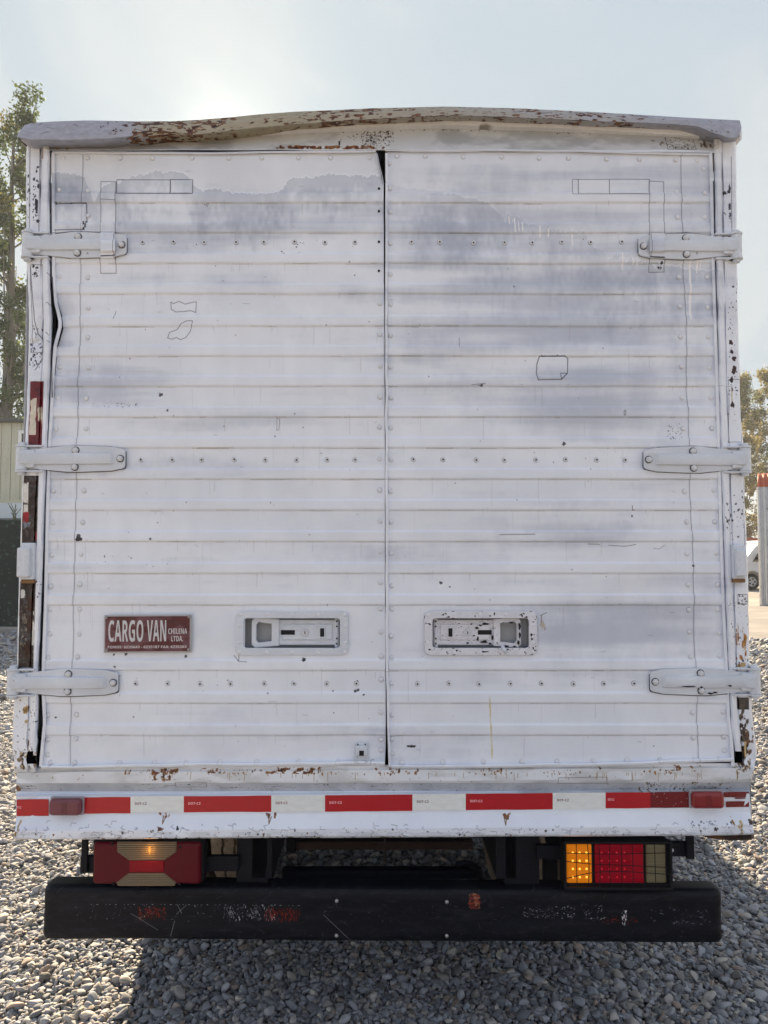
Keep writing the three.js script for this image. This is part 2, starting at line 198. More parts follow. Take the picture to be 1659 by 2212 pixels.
bare(1590, 1506, 1616, 1532, 1.2, ['#2b2826', '#3c3733', '#4c4640'], 1.3); bare(1594, 1530, 1618, 1650, 0.66, ['#3a2a22', '#4c4640', '#2b201b', '#5a5048'], 1, 1.3); bare(1600, 1560, 1632, 1640, 0.5, ['#4a2a1c', '#6d4a34', '#2b201b', '#a58f76'], 1.4); bare(1578, 1636, 1630, 1668, 0.5, ['#7a6450', '#4a3528', '#a99a88'], 1.5); line([[1608, 1600], [1610, 1634]], 5, '#c8ab7c');
// sill: rust along its top, scratches in the groove and on the lower lip
for (let i = 0; i < 14; i++) { const x = 250 + wild() * 1330, w = 14 + wild() * 60, y = 1664 - (x - 829) / 800 * 5; bare(x, y - 8, x + w, y + 3 + wild() * 5, 0.4, RUST, 3, 0.5); }
bare(325, 1662, 375, 1686, 0.52, RUST, 2); bare(540, 1656, 720, 1672, 0.47, RUST, 2.6, 0.5); for (let i = 0; i < 7; i++) { const x = 270 + i * 180 + wild() * 40; flecks(x, 1662, x + 80, 1672, 26, 1.3, ['#4a2a18', '#7a4a28', '#93683c'], 1.4); } for (let i = 0; i < 60; i++) { const x = 300 + wild() * 1280; line([[x, 1668], [x + (wild() - 0.5) * 2, 1672 + wild() * 14]], 1.6, 'rgba(120,80,40,0.5)'); }
flecks(40, 1668, 1620, 1688, 70, 1.1, ['#4a4540', '#6b6660', '#8a6a40']); flecks(40, 1692, 1610, 1712, 260, 1.3, ['#55534f', '#6d6b68', '#8c8a86', '#3c3a38'], 0.6); flecks(1380, 1690, 1560, 1712, 120, 1.5, ['#54452f', '#6b5a3d', '#3c3a38']);
frame(380, 1688, 446, 1700, 1.2, 'rgba(90,88,84,.7)'); frame(1205, 1678, 1310, 1693, 1.4, 'rgba(120,116,110,.8)'); frame(42, 1697, 78, 1704, 1.2, 'rgba(90,88,84,.7)'); for (let i = 0; i < 40; i++) { const x = 60 + wild() * 1500, y = 1692 + wild() * 18; line([[x, y], [x + 8 + wild() * 22, y + (wild() - 0.5) * 8]], 1, 'rgba(80,76,72,.55)'); }
for (const x of [584, 1088, 357]) { bare(x - 16, 1752, x + 16, 1764, 0.5, RUST, 1.5); line([[x - 2, 1758], [x, 1772], [x + 4, 1760]], 2, '#6b4a2a'); } bare(345, 1775, 365, 1800, 0.55, RUST, 1.2);
for (let i = 0; i < 190; i++) { const x = 36 + wild() * 1590, y = 1772 + wild() * 32, t = wild() * 6.3, l = 3 + wild() * 12; line([[x, y], [x + l * Math.cos(t), y + l * 0.6 * Math.sin(t)], [x + l * 1.5 * Math.cos(t + 0.7), y + l * 0.7 * Math.sin(t + 0.7)]], 1.1, 'rgba(70,72,92,.5)'); }
flecks(40, 1780, 1625, 1806, 150, 1.8, ['#2b2b32', '#55535c', '#6a4a34']); bare(30, 1796, 1630, 1810, 0.42, ['#6b5442', '#4a3a30', '#8a7a6c', '#7a7884'], 1.2); bare(34, 1690, 44, 1760, 0.5, RUST, 1); bare(30, 1760, 60, 1800, 0.4, OCHRE, 1.4); bare(1560, 1750, 1626, 1800, 0.34, OCHRE, 1.8); bare(1575, 1640, 1600, 1720, 0.36, OCHRE, 1, 2); bare(1604, 1762, 1622, 1772, 0.8, DARK, 1);
flecks(1480, 1765, 1600, 1790, 40, 1.6, ['#3c3a44', '#6a6874']);
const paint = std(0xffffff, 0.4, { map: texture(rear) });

// plain painted metal for hinges and fittings, with small chips
function speckled(base, ink, n, size, w = 512, seed = 5, big = 0) {
  const c = canvas(w, w), g = c.getContext('2d'), r = rng(seed), im = g.createImageData(w, w);
  for (let j = 0; j < w; j++) for (let i = 0; i < w; i++) { const k = 1 + (fbm(i * 0.02, j * 0.02, seed, 4) - 0.5) * 0.12 + (hash(i, j, seed) - 0.5) * 0.04, o = (j * w + i) * 4; for (let b = 0; b < 3; b++) im.data[o + b] = clamp(base[b] * k, 0, 255); im.data[o + 3] = 255; }
  g.putImageData(im, 0, 0);
  for (let i = 0; i < n; i++) { const s = size * (0.3 + r() * r() * 1.8), x = r() * w, y = r() * w; g.fillStyle = ink[Math.floor(r() * ink.length)]; g.beginPath(); for (let k = 0; k < 9; k++) { const t = k / 9 * 6.283, q = s * (0.5 + r()); g[k ? 'lineTo' : 'moveTo'](x + Math.cos(t) * q * (1 + big * r()), y + Math.sin(t) * q); } g.fill(); }
  const t = texture(c); t.wrapS = t.wrapT = THREE.RepeatWrapping; return t;
}
const fitting = std(0xffffff, 0.45, { map: speckled([206, 211, 220], ['#2a292e', '#55545c', '#8d8c92', '#a8a7ae'], 60, 2) });
const chipped = std(0xffffff, 0.5, { map: speckled([212, 212, 220], ['#151416', '#232124', '#3b3533'], 120, 4.5, 512, 8, 0.8) });
const chippedFine = chipped.clone(); chippedFine.map = chipped.map.clone(); chippedFine.map.repeat.set(4, 4);
const boltGapShadeMat = std([0.09, 0.088, 0.095], 0.8), boltMat = std([0.62, 0.63, 0.67], 0.4), darkHole = std([0.012, 0.012, 0.014], 0.9), blackSteel = new THREE.MeshPhysicalMaterial({ roughness: 0.6, specularIntensity: 0.4, side: THREE.DoubleSide, map: speckled([20, 21, 28], ['#2d2c30', '#121115', '#383430'], 120, 3, 512, 21) });
const rubber = std(0xffffff, 0.92, { map: speckled([118, 104, 90], ['#8c7c6c', '#5a5048', '#7a6b5c'], 220, 6, 512, 31) });
const soot = new THREE.MeshPhysicalMaterial({ color: rgb(0.012, 0.012, 0.014), roughness: 0.8, specularIntensity: 0.4, side: THREE.DoubleSide }), rustOchre = std(0xffffff, 0.85, { map: speckled([128, 96, 66], ['#5a3a24', '#8c5a30', '#b0a08a'], 260, 6, 512, 43) }), rustSteel = std(0xffffff, 0.85, { map: speckled([62, 46, 38], ['#2b1d17', '#54331f', '#6e4a30'], 260, 6, 512, 41) });

// ---------------------------------------------------------------- ground
const ground = mesh('ground', new THREE.PlaneGeometry(900, 900).rotateX(-Math.PI / 2).translate(0, -0.04, -100), null, scene);
{
  const w = 1024, c = canvas(w, w), g = c.getContext('2d'), im = g.createImageData(w, w), r = rng(3);
  for (let j = 0; j < w; j++) for (let i = 0; i < w; i++) { const k = 0.7 + 0.5 * fbm(i / 12, j / 12, 1, 4) + (hash(i, j, 9) - 0.5) * 0.25, o = (j * w + i) * 4; im.data[o] = clamp(136 * k, 0, 255); im.data[o + 1] = clamp(130 * k, 0, 255); im.data[o + 2] = clamp(124 * k, 0, 255); im.data[o + 3] = 255; }
  g.putImageData(im, 0, 0);
  for (let i = 0; i < 9000; i++) { const k = 90 + r() * 90, x = r() * w, y = r() * w, s = 2 + r() * 5; g.fillStyle = `rgb(${k + 6},${k},${k - 10})`; g.beginPath(); g.ellipse(x, y, s, s * 0.7, r() * 3, 0, 7); g.fill(); }
  const t = texture(c); t.wrapS = t.wrapT = THREE.RepeatWrapping; t.repeat.set(450, 450);
  ground.material = std(0xffffff, 0.95, { map: t });
}
ground.userData = { kind: 'structure', label: 'grey gravel ground of the yard' };
{ // dusty hardstanding beyond the gravel
  const w = 1024, c = canvas(w, w), g = c.getContext('2d'), im = g.createImageData(w, w);
  for (let j = 0; j < w; j++) for (let i = 0; i < w; i++) { const k = 0.8 + 0.35 * fbm(i / 90, j / 30, 4, 5) + (hash(i, j, 19) - 0.5) * 0.1, o = (j * w + i) * 4; im.data[o] = clamp(128 * k, 0, 255); im.data[o + 1] = clamp(125 * k, 0, 255); im.data[o + 2] = clamp(123 * k, 0, 255); im.data[o + 3] = 255; }
  g.putImageData(im, 0, 0);
  const t = texture(c); t.wrapS = t.wrapT = THREE.RepeatWrapping; t.repeat.set(8, 3);
  const y = mesh('dirt_yard', box(4.6, 60, -0.2, 0.03, -52, -10.6, 0.02), std(0xffffff, 0.95, { map: t }), scene);
  y.userData = { kind: 'structure', label: 'pale dusty hardstanding beyond the gravel' };
}
{ // pebbles: loose stone that nobody could count
  const shapes = [], r0 = rng(77);
  for (let k = 0; k < 7; k++) {
    let g = new THREE.IcosahedronGeometry(1, 2); g.deleteAttribute('uv'); g.deleteAttribute('normal'); g = mergeVertices(g, 1e-4);
    const p = g.attributes.position, sx = 0.95 + r0() * 0.6, sz = 0.75 + r0() * 0.35, sy = 0.48 + r0() * 0.32, cut = []; for (let i = 0; i < 9; i++) cut.push([V(r0() - 0.5, (r0() - 0.5) * 1.1, r0() - 0.5).normalize(), 0.5 + r0() * 0.32]);
    for (let i = 0; i < p.count; i++) {
      const v = V(p.getX(i), p.getY(i), p.getZ(i)); v.multiplyScalar(0.86 + 0.3 * noise(v.x * 1.3 + 5 + k * 9, v.y * 1.3 + 5, v.z * 1.3 + 5));
      for (const [n, d] of cut) { const e = v.dot(n) - d; if (e > 0) v.addScaledVector(n, -e * 0.93); }
      p.setXYZ(i, v.x * sx, v.y * sy, v.z * sz);
    }
    g.computeVertexNormals(); shapes.push(g);
  }
  const m = std(0xffffff, 0.78), rr = rng(1234), put = shapes.map(() => ({ m: [], c: [] })), q = new THREE.Quaternion(), e = new THREE.Euler(), mat = new THREE.Matrix4(), col = new THREE.Color();
  function strew(x0, x1, z0, z1, step, size, keep = () => true, deep = 0) {
    for (let z = z0; z < z1; z += step) for (let x = x0; x < x1; x += step) {
      const X = x + (rr() - 0.5) * step * 1.3, Z = z + (rr() - 0.5) * step * 1.3, k = Math.floor(rr() * 7), s = size * (0.5 + rr() * 0.6 + (rr() < 0.14 ? rr() * 0.9 : 0)), t = rr();
      e.set((rr() - 0.5) * 1.3, rr() * 6.283, (rr() - 0.5) * 1.3);
      const y = -0.01 - deep + rr() * s * 1.1 + 0.02 * (fbm(X * 0.9, Z * 0.9, 3, 2) - 0.5);
      const bright = 0.6 + rr() * 0.95, tone = t < 0.52 ? [0.222, 0.226, 0.242] : t < 0.72 ? [0.27, 0.255, 0.238] : t < 0.9 ? [0.185, 0.197, 0.217] : t < 0.96 ? [0.25, 0.2, 0.17] : [0.36, 0.34, 0.3];
      if (!keep(X, Z)) continue;
      mat.compose(V(X, y, Z), q.setFromEuler(e), V(s, s, s)); put[k].m.push(mat.clone()); put[k].c.push(col.clone().setRGB(tone[0] * bright, tone[1] * bright, tone[2] * bright));
    }
  }
  strew(-2.7, 2.7, -2.6, 0.25, 0.0157, 0.0132); strew(-2.6, 2.6, -2.2, 0.2, 0.018, 0.0145, undefined, 0.015);
  strew(-4.6, 4.6, -5.6, -2.6, 0.022, 0.0175); strew(-4.6, 4.6, -5.6, -2.2, 0.034, 0.026, undefined, 0.018);
  strew(-6.6, -2.2, -10.6, -5.6, 0.036, 0.0285); strew(2.2, 6.6, -10.6, -5.6, 0.036, 0.0285); strew(-2.2, 2.2, -7.5, -5.6, 0.06, 0.045);
  strew(-4.6, -2.7, -2.6, 1.2, 0.03, 0.024); strew(2.7, 4.6, -2.6, 1.2, 0.03, 0.024); strew(-2.7, 2.7, 0.25, 2.4, 0.03, 0.024);
  strew(-9, -6.6, -12, -4, 0.07, 0.05); strew(6.6, 9, -10.6, -4, 0.07, 0.05);
  const gravel = group('gravel', scene); gravel.userData = { kind: 'stuff', label: 'rounded grey and buff pebbles covering the yard', category: 'gravel' };
  put.forEach((s, k) => { const im = new THREE.InstancedMesh(shapes[k], m, s.m.length); s.m.forEach((x, i) => { im.setMatrixAt(i, x); im.setColorAt(i, s.c[i]); }); im.name = 'pebbles'; im.userData = { kind: 'stuff' }; add(im, gravel); });
  console.log('pebbles', put.reduce((a, s) => a + s.m.length, 0));
}

// ---------------------------------------------------------------- the truck
const truck = thing('box_truck', 'weathered white box truck seen square from behind, its cargo doors shut', 'truck');
const wall = std(0xffffff, 0.5, { map: speckled([222, 222, 224], ['#a8a6a4', '#8c8782', '#bdbab6'], 90, 3, 512, 51) });
{ // cargo body: sides, roof, floor, front wall, each with thickness
  const x = 1.2, zf = -4.25, y0 = 0.8, y1 = 3.0;
  for (const s of [-1, 1]) {
    const a = at(s < 0 ? 57 : 1590, 330, -0.1).x - s * 0.014, rows = [];
    const b = at(s < 0 ? 30 : 1628, 1660, -0.1).x - s * 0.014;
    for (const [y, k] of [[y0, 0], [y0 + 0.18, 0.08], [1.4, 0.3], [2.0, 0.55], [2.6, 0.8], [y1, 1]]) rows.push(y);
    const g = []; // side sheet with upright swages
    const lines = []; for (let z = -0.1; z >= zf; z -= 0.05) lines.push(z);
    const out = rows.map((y) => lines.map((z, i) => V(lerp(b, a, clamp((y - y0) / (y1 - y0))) + s * ((i % 6) < 2 ? 0.004 : -0.004), y, z)));
    const inn = rows.map((y) => [V(lerp(b, a, clamp((y - y0) / (y1 - y0))) - s * 0.035, y, -0.1), V(lerp(b, a, clamp((y - y0) / (y1 - y0))) - s * 0.035, y, zf)]);
    g.push(sheet(out, { crease: 0.4 }), sheet(inn, { crease: 0.4 }));
    mesh('side_wall', merge(g), wall, truck);
    mesh('lower_rail', box(s * 1.15, s * 1.2, 0.78, 0.86, zf, -0.06), wall, truck);
  }
  mesh('front_wall', box(-1.17, 1.17, y0, y1, zf, zf + 0.04), wall, truck);
  mesh('floor', box(-1.16, 1.16, 0.8, 0.86, zf + 0.05, -0.06, 0), soot, truck);
  const arch = (px) => at(px, poly([[57, 268], [300, 262], [560, 248], [800, 236], [960, 231], [1200, 238], [1400, 250], [1590, 262]])(px), 0.03).y - 0.012;
  const pxs = Array.from({ length: 24 }, (_, i) => 62 + i * (1586 - 62) / 23);
  const roofRows = [0.0, -1, -2, -3, zf - 0.02].map((z, k) => pxs.map((p) => V(at(p, 300, -0.05).x, lerp(arch(p), 3.03, k / 4 * 0.8), z)));
  const under = roofRows.map((r) => r.map((p) => V(p.x, p.y - 0.03, p.z))).reverse();
  mesh('roof', sheet([...roofRows, ...under, roofRows[0]], { crease: 0.5 }), wall, truck);
  // added black panel behind the doors, its colour giving the gaps their shade
  mesh('gap_shade_panel', box(-1.13, 1.13, 0.87, 2.96, -0.16, -0.11, 0), soot, truck);
}

// --- rain gutter lip along the roof edge
{
  const top = poly([[40, 292], [50, 272], [65, 266], [120, 262], [190, 260], [300, 262], [370, 262], [430, 259], [500, 253], [560, 247], [640, 241], [720, 238], [800, 234], [880, 232], [960, 230], [1040, 232], [1120, 234], [1200, 238], [1300, 243], [1400, 249], [1500, 255], [1598, 260]]);
  const fold = poly([[40, 296], [62, 300], [140, 302], [200, 301], [260, 296], [300, 290], [345, 284], [420, 291], [480, 284], [540, 277], [640, 268], [720, 262], [800, 257], [880, 253], [960, 249], [1040, 250], [1120, 253], [1200, 256], [1300, 262], [1400, 266], [1480, 270], [1510, 274], [1545, 288], [1580, 300], [1598, 292]]);
  const bot = poly([[40, 300], [60, 314], [100, 313], [150, 312], [190, 312], [250, 306], [290, 299], [320, 295], [345, 291], [420, 293], [480, 286], [540, 279], [640, 270], [720, 264], [800, 259], [880, 255], [960, 251], [1040, 252], [1120, 255], [1200, 258], [1300, 264], [1400, 268], [1480, 272], [1510, 278], [1545, 294], [1580, 304], [1598, 298]]);
  const w = 2048, h = 256, c = canvas(w, h), g = c.getContext('2d'), r = rng(4), im = g.createImageData(w, h);
  const rustAt = poly([[0, 0.1], [230, 0.12], [290, 0.62], [345, 0.7], [430, 0.62], [520, 0.36], [640, 0.42], [700, 0.66], [770, 0.6], [900, 0.52], [1000, 0.42], [1150, 0.46], [1300, 0.54], [1360, 0.48], [1400, 0.22], [1600, 0.16]]);
  const tanAt = poly([[0, 0], [280, 0.1], [330, 0.9], [600, 1], [900, 0.75], [1200, 0.45], [1400, 0.15], [1600, 0]]);
  for (let j = 0; j < h; j++) for (let i = 0; i < w; i++) {
    const px = 38 + i / w * 1562, n = fbm(i * 0.075, j * 0.05, 3, 5), m = fbm(i * 0.012, j * 0.03, 8, 4), k = rustAt(px), o = (j * w + i) * 4, tan = tanAt(px) * smooth(0.25, 0.5, m + tanAt(px) * 0.25);
    let q = [lerp(158, 158, tan), lerp(161, 149, tan), lerp(176, 128, tan)].map((v) => v * (0.9 + 0.2 * n));
    if (n < k * 0.86 && n + (m - 0.5) * 0.5 < k * 0.78) { const d = fbm(i * 0.11, j * 0.09, 14, 3); q = d < 0.42 ? [52, 30, 24] : d < 0.56 ? [88, 52, 34] : [122, 84, 54]; }
    for (let b = 0; b < 3; b++) im.data[o + b] = q[b]; im.data[o + 3] = 255;
  }
  g.putImageData(im, 0, 0);
  for (let i = 0; i < 170; i++) { g.fillStyle = r() < 0.4 ? '#2a1d18' : '#6a5a4c'; const x = (0.12 + 0.88 * r()) * w, y = r() * h; g.beginPath(); g.ellipse(x, y, 1 + r() * 2.5, 1 + r() * 5, 0, 0, 7); g.fill(); }
  g.strokeStyle = '#2a2830'; g.lineWidth = 2; for (let i = 0; i < 16; i++) { const x = r() * 500, y = r() * 120; g.beginPath(); g.moveTo(x, y); g.lineTo(x + (r() - 0.5) * 50, y + r() * 40); g.stroke(); }
  const pxs = []; for (let p = 40; p <= 1598; p += 13) pxs.push(p); pxs.push(1598);
  const rows = [[], [], [], [], [], [], [], []];
  for (const p of pxs) {
    const end = smooth(420, 250, p) + smooth(1450, 1590, p), zf = 0.036 + 0.022 * end + 0.004 * (noise(p / 34, 1, 3) - 0.5), wob = (noise(p / 16, 5, 1) - 0.5) * 1.4 + (noise(p / 70, 9, 1) - 0.5) * 1.6;
    const T = at(p, top(p), zf - 0.006), Fo = at(p, fold(p) + wob, zf + 0.006), B = at(p, bot(p) + wob, zf - 0.03 * smooth(345, 240, p) - 0.03 * smooth(1500, 1560, p));
    rows[0].push(V(T.x, T.y - 0.004, -0.12)); rows[1].push(V(T.x, T.y - 0.001, zf - 0.014)); rows[2].push(T); rows[3].push(V(T.x, lerp(T.y, Fo.y, 0.5), zf + 0.004));
    rows[4].push(Fo); rows[5].push(B); rows[6].push(V(B.x, B.y + 0.003, B.z - 0.008)); rows[7].push(V(B.x, B.y + 0.012, -0.06));
  }
  let k = 0; const len = rows[0].length, lv = [0.3, 0.95, 0.92, 0.6, 0.3, 0.1, 0.06, 0.6];
  const geo = sheet(rows, { crease: 0.25, uv: (p) => { const row = Math.floor(k / len); k++; return [(p.x + 1.2) / 2.4, lv[row]]; } });
  mesh('roof_gutter', geo, std(0xffffff, 0.6, { map: texture(c) }), truck).userData.label = 'bent and rusted roof edge';
  for (const s of [0, 1]) { // crumpled end caps
    const i = s ? rows[0].length - 1 : 0, pts = rows.map((rw) => rw[i]), mid = pts.reduce((a, b) => a.clone().add(b), V(0, 0, 0)).multiplyScalar(1 / pts.length); mid.x += s ? 0.004 : -0.006;
    mesh('gutter_end', sheet([pts.map((p) => p.clone()), pts.map((p) => p.clone().lerp(mid, 0.5)), pts.map((p) => mid.clone())], { crease: 0.5 }), rustSteel, truck);
  }
  // the header panel under the lip
  const hx = []; for (let p = 104; p <= 1548; p += 20) hx.push(p); hx.push(1548);
  const hr = [[-0.06, 0], [-0.034, 0], [-0.024, 0.3], [-0.01, 0.62], [0.006, 0.86], [0.012, 0.97], [0.008, 1], [-0.05, 1.01]].map(([z, t]) => hx.map((p) => { const a = bot(p) - 2, b = 325 + (p > 860 ? (p - 860) / 690 * 6 : 0); const q = at(p, lerp(a, b, t) + (noise(p / 60, t * 3, 6) - 0.5) * 1.4, z); q.z += 0.006 * (noise(p / 120, t * 2, 2) - 0.5); return q; }));
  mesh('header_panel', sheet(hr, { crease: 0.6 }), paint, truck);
}

// --- corner posts
function post(s) {
  const L = s < 0;
  const outer = poly(L ? [[300, 57], [560, 57], [600, 60], [680, 63], [760, 62], [860, 59], [960, 54], [1030, 49], [1180, 44], [1300, 40], [1440, 37], [1500, 31], [1600, 27], [1668, 30]] : [[300, 1590], [500, 1591], [700, 1594], [900, 1600], [960, 1605], [1100, 1609], [1180, 1614], [1350, 1617], [1440, 1620], [1540, 1624], [1600, 1631], [1630, 1634], [1668, 1629]]);
  const inner0 = poly(L ? [[300, 112], [560, 111], [620, 112], [690, 116], [760, 114], [860, 110], [960, 106], [1100, 100], [1300, 93], [1440, 86], [1510, 87], [1660, 82]] : [[300, 1538], [560, 1543], [900, 1551], [1100, 1557], [1300, 1563], [1440, 1570], [1560, 1575], [1668, 1590]]), inner = (y) => inner0(y) + (L ? -2 : 2);
  const prof = [[0, -0.14], [0, -0.008], [0.06, 0.003], [0.3, 0.004], [0.56, 0.004], [0.6, -0.003], [0.64, 0.004], [0.74, 0.012], [0.86, 0.013], [0.95, 0.006], [1, -0.02], [1, -0.1]];
  const rows = [], ys = []; for (let y = 300; y < 1668; y += 9) ys.push(y); ys.push(1668);
  for (const y of ys) rows.push(prof.map(([t, z], i) => {
    let dz = 0, dx = 0; const dent = Math.exp(-(((y - 720) / 60) ** 2)), low = smooth(1560, 1660, y);
    if (t < 0.62 && z > -0.05) { dz += (noise(y / 34, i, L ? 3 : 7) - 0.5) * 0.007; if (L) dz -= 0.014 * dent * (0.4 + noise(y / 14, i * 2, 3)); }
    if (L && t < 0.62 && ((y > 1030 && y < 1176) || (y > 1256 && y < 1446)) && t > 0.1) dz -= 0.004;
    dz += low * (noise(y / 9, i * 1.3, 9) - 0.5) * 0.012; dx += (noise(y / 20, i, L ? 12 : 14) - 0.5) * (0.003 + 0.006 * low);
    const q = at(lerp(outer(y), inner(y), t), y, z + dz); q.x += dx; return q;
  }));
  const hole = (i, j) => { const y = ys[j], t = prof[i][0]; return L ? y > 1615 && y < 1650 && z0(i) && t > 0.3 && Math.abs(t - 0.66) < (y - 1608) / 90 : y > 1622 && y < 1660 && t > 0.62 && z0(i); }, z0 = (i) => prof[i][1] > -0.02 && prof[i + 1]?.[1] > -0.03;
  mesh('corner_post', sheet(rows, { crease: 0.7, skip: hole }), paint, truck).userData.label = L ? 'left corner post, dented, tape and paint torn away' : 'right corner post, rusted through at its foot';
  const a = at(outer(1640), 1664, -0.05), b = at(inner(1640), 1600, -0.05); mesh('post_lining', box(Math.min(a.x, b.x) + 0.012, Math.max(a.x, b.x) - 0.004, a.y, b.y, -0.1, -0.05, 0), soot, truck);
}
post(-1); post(1);

// --- doors
const RIBS = RIBPX.map((y) => at(500, y, 0).y);
const DOOR = [
  { outer: poly([[330, 119], [560, 120], [600, 120], [650, 124], [692, 134], [706, 134], [745, 124], [800, 119], [900, 115], [965, 111], [1100, 107], [1300, 103], [1440, 98], [1500, 98], [1560, 101], [1655, 92]]), inner: poly([[330, 813], [350, 818], [390, 828], [1000, 830.5], [1400, 832], [1560, 832], [1655, 831]]), top: [331, 334, 329], bottom: [1662, 1655, 1652], hole: [530, 1331, 741, 1404] },
  { outer: poly([[330, 1531], [560, 1536], [900, 1547], [1100, 1552], [1300, 1558], [1440, 1565], [1560, 1570], [1600, 1576], [1655, 1579]]), inner: poly([[330, 838], [1000, 838], [1400, 839], [1560, 841], [1655, 845]]), top: [328, 328, 336], bottom: [1659, 1656, 1645], hole: [928, 1331, 1148, 1404] },
];
const dents = [[0, 128, 700, 50, 0.012], [0, 150, 790, 60, 0.006], [1, 1500, 400, 90, 0.004], [1, 1250, 640, 120, 0.005], [1, 1350, 1370, 110, 0.006], [0, 300, 830, 120, 0.004], [1, 1480, 850, 70, 0.004], [1, 950, 1360, 60, 0.004], [0, 700, 1600, 70, 0.003], [1, 1120, 470, 100, 0.004], [0, 480, 420, 90, 0.003]].map(([k, x, y, r, d]) => { const p = at(x, y); return [k, p.x, p.y, r * mm(), d]; });
function doorZ(k, X, Y) {
  let z = 0;
  for (const y of RIBS) { const d = Y - y; if (d > -0.008 && d < 0.044) z = Math.max(z, 0.0056 * Math.min(smooth(-0.005, 0.003, d), smooth(0.037, 0.029, d))); }
  z += 0.0085 * (fbm(X * 3.2 + k * 31, Y * 5.5, 4, 3) - 0.5) + 0.002 * (noise(X * 11, Y * 14 + k * 7, 6) - 0.5);
  for (const [q, x, y, r, d] of dents) if (q === k) z -= d * Math.exp(-(((X - x) ** 2 + (Y - y) ** 2) / (r * r)));
  return z;
}
const doorGroups = DOOR.map((d, k) => {
  const door = group('cargo_door', truck); door.userData.label = k ? 'right cargo door with a torn sticker and runs of paint' : 'left cargo door carrying the maroon plate';
  const seamTop = k ? 1470 : 180, seamBot = k ? 1508 : 152, seam = (y) => lerp(seamTop, seamBot, (y - 335) / (1650 - 335)) + (noise(y / 60, k, 2) - 0.5) * 4;
  // rows: fine round each rib, coarse between
  const topY = at(829, 331).y, botY = at(829, 1656).y, ys = new Set([0]);
  let list = []; for (let y = botY; y <= topY; y += 0.012) list.push(y); for (const y of RIBS) for (const o of [-0.006, -0.004, -0.002, 0, 0.002, 0.005, 0.016, 0.027, 0.03, 0.033, 0.036, 0.039]) list.push(y + o);
  const H = at(d.hole[0], d.hole[1]), H2 = at(d.hole[2], d.hole[3]); list.push(H.y, H2.y, topY);
  list.sort((a, b) => a - b); list = list.filter((y, i) => !i || y - list[i - 1] > 0.0009);
  const pyOf = (Y) => seen(0, Y)[1];       // for the edge tables
  const edge = (fn, Y) => at(fn(pyOf(Y)), pyOf(Y)).x;
  const sheetOf = (a, b, n, lift, withHole) => {
    const rows = list.map((Y) => {
      const x0 = a(Y), x1 = b(Y), xs = []; for (let i = 0; i <= n; i++) xs.push(lerp(x0, x1, i / n));
      if (withHole) { xs.push(H.x, H2.x); xs.sort((p, q) => p - q); }
      return xs.map((X) => {
        const t = clamp((X - -0) / 1), tt = clamp((at(829, 0).x, (X - x0) / (x1 - x0)));
        let yy = Y; const f = (k ? 1 - (X - edge(d.inner, Y)) / (edge(d.outer, Y) - edge(d.inner, Y)) : (X - edge(d.outer, Y)) / (edge(d.inner, Y) - edge(d.outer, Y)));
        const u = k ? 1 - clamp(f) : clamp(f);                        // 0 at the left end of this door, 1 at its right end
        const yt = (u < 0.5 ? lerp(d.top[0], d.top[1], u * 2) : lerp(d.top[1], d.top[2], u * 2 - 1)), yb = (u < 0.5 ? lerp(d.bottom[0], d.bottom[1], u * 2) : lerp(d.bottom[1], d.bottom[2], u * 2 - 1));
        const w = (Y - botY) / (topY - botY); if (w > 0.97) yy += (at(829, yt).y - topY) * (w - 0.97) / 0.03; if (w < 0.03) yy += (at(829, yb).y - botY) * (0.03 - w) / 0.03;
        return V(X, yy, doorZ(k, X, Y) + lift);
      });
    });
    return sheet(rows, { skip: withHole ? (i, j, R) => { const p = R[j][i], q = R[j + 1][i + 1]; return (p.x + q.x) / 2 > H.x && (p.x + q.x) / 2 < H2.x && list[j] >= H2.y - 1e-6 && list[j + 1] <= H.y + 1e-6; } : undefined });
  };
  const O = (Y) => edge(d.outer, Y), I = (Y) => edge(d.inner, Y), SE = (Y) => edge(seam, Y);
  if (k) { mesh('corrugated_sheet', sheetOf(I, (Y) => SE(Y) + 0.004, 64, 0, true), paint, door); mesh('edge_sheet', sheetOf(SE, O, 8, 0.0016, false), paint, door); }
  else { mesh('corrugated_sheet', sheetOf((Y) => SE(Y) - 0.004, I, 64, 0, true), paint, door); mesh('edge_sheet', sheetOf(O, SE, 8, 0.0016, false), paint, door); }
  // dark body of the door behind the sheet (its core), inset from the edges
  const core = []; for (const y of [1650, 1300, 900, 340]) core.push([at(d.outer(y) + (k ? -4 : 4), y, -0.012), at(d.inner(y) + (k ? 4 : -4), y, -0.012)]);
  const hx = [H.x - 0.005, H2.x + 0.005];
  mesh('door_core', merge([box(Math.min(at(d.outer(900), 900).x, at(d.inner(900), 900).x) + 0.03, Math.max(at(d.outer(900), 900).x, at(d.inner(900), 900).x) - 0.03, botY + 0.02, H2.y - 0.01, -0.05, -0.02, 0), box(Math.min(at(d.outer(900), 900).x, at(d.inner(900), 900).x) + 0.03, Math.max(at(d.outer(900), 900).x, at(d.inner(900), 900).x) - 0.03, H.y + 0.01, topY - 0.02, -0.05, -0.02, 0)]), soot, door);
  // folded flanges round the sheet
  const strip = (pts, w, z = 0.009, t = 0.02) => { // a ribbon: pts are [px, py]; w its width in measured units, measured away from the sheet
    const prof = [[0, -0.002], [0.1, z], [0.5, z + 0.002], [0.9, z], [1, z - 0.004], [1, -t]];
    const rows = pts.map(([x, y, nx, ny]) => prof.map(([s, q]) => at(x + nx * s * w, y + ny * s * w, q)));
    return sheet(rows, { crease: 0.6 });
  };
  const vy = []; for (let y = 330; y <= 1656; y += 13) vy.push(y);
  const flange = [];
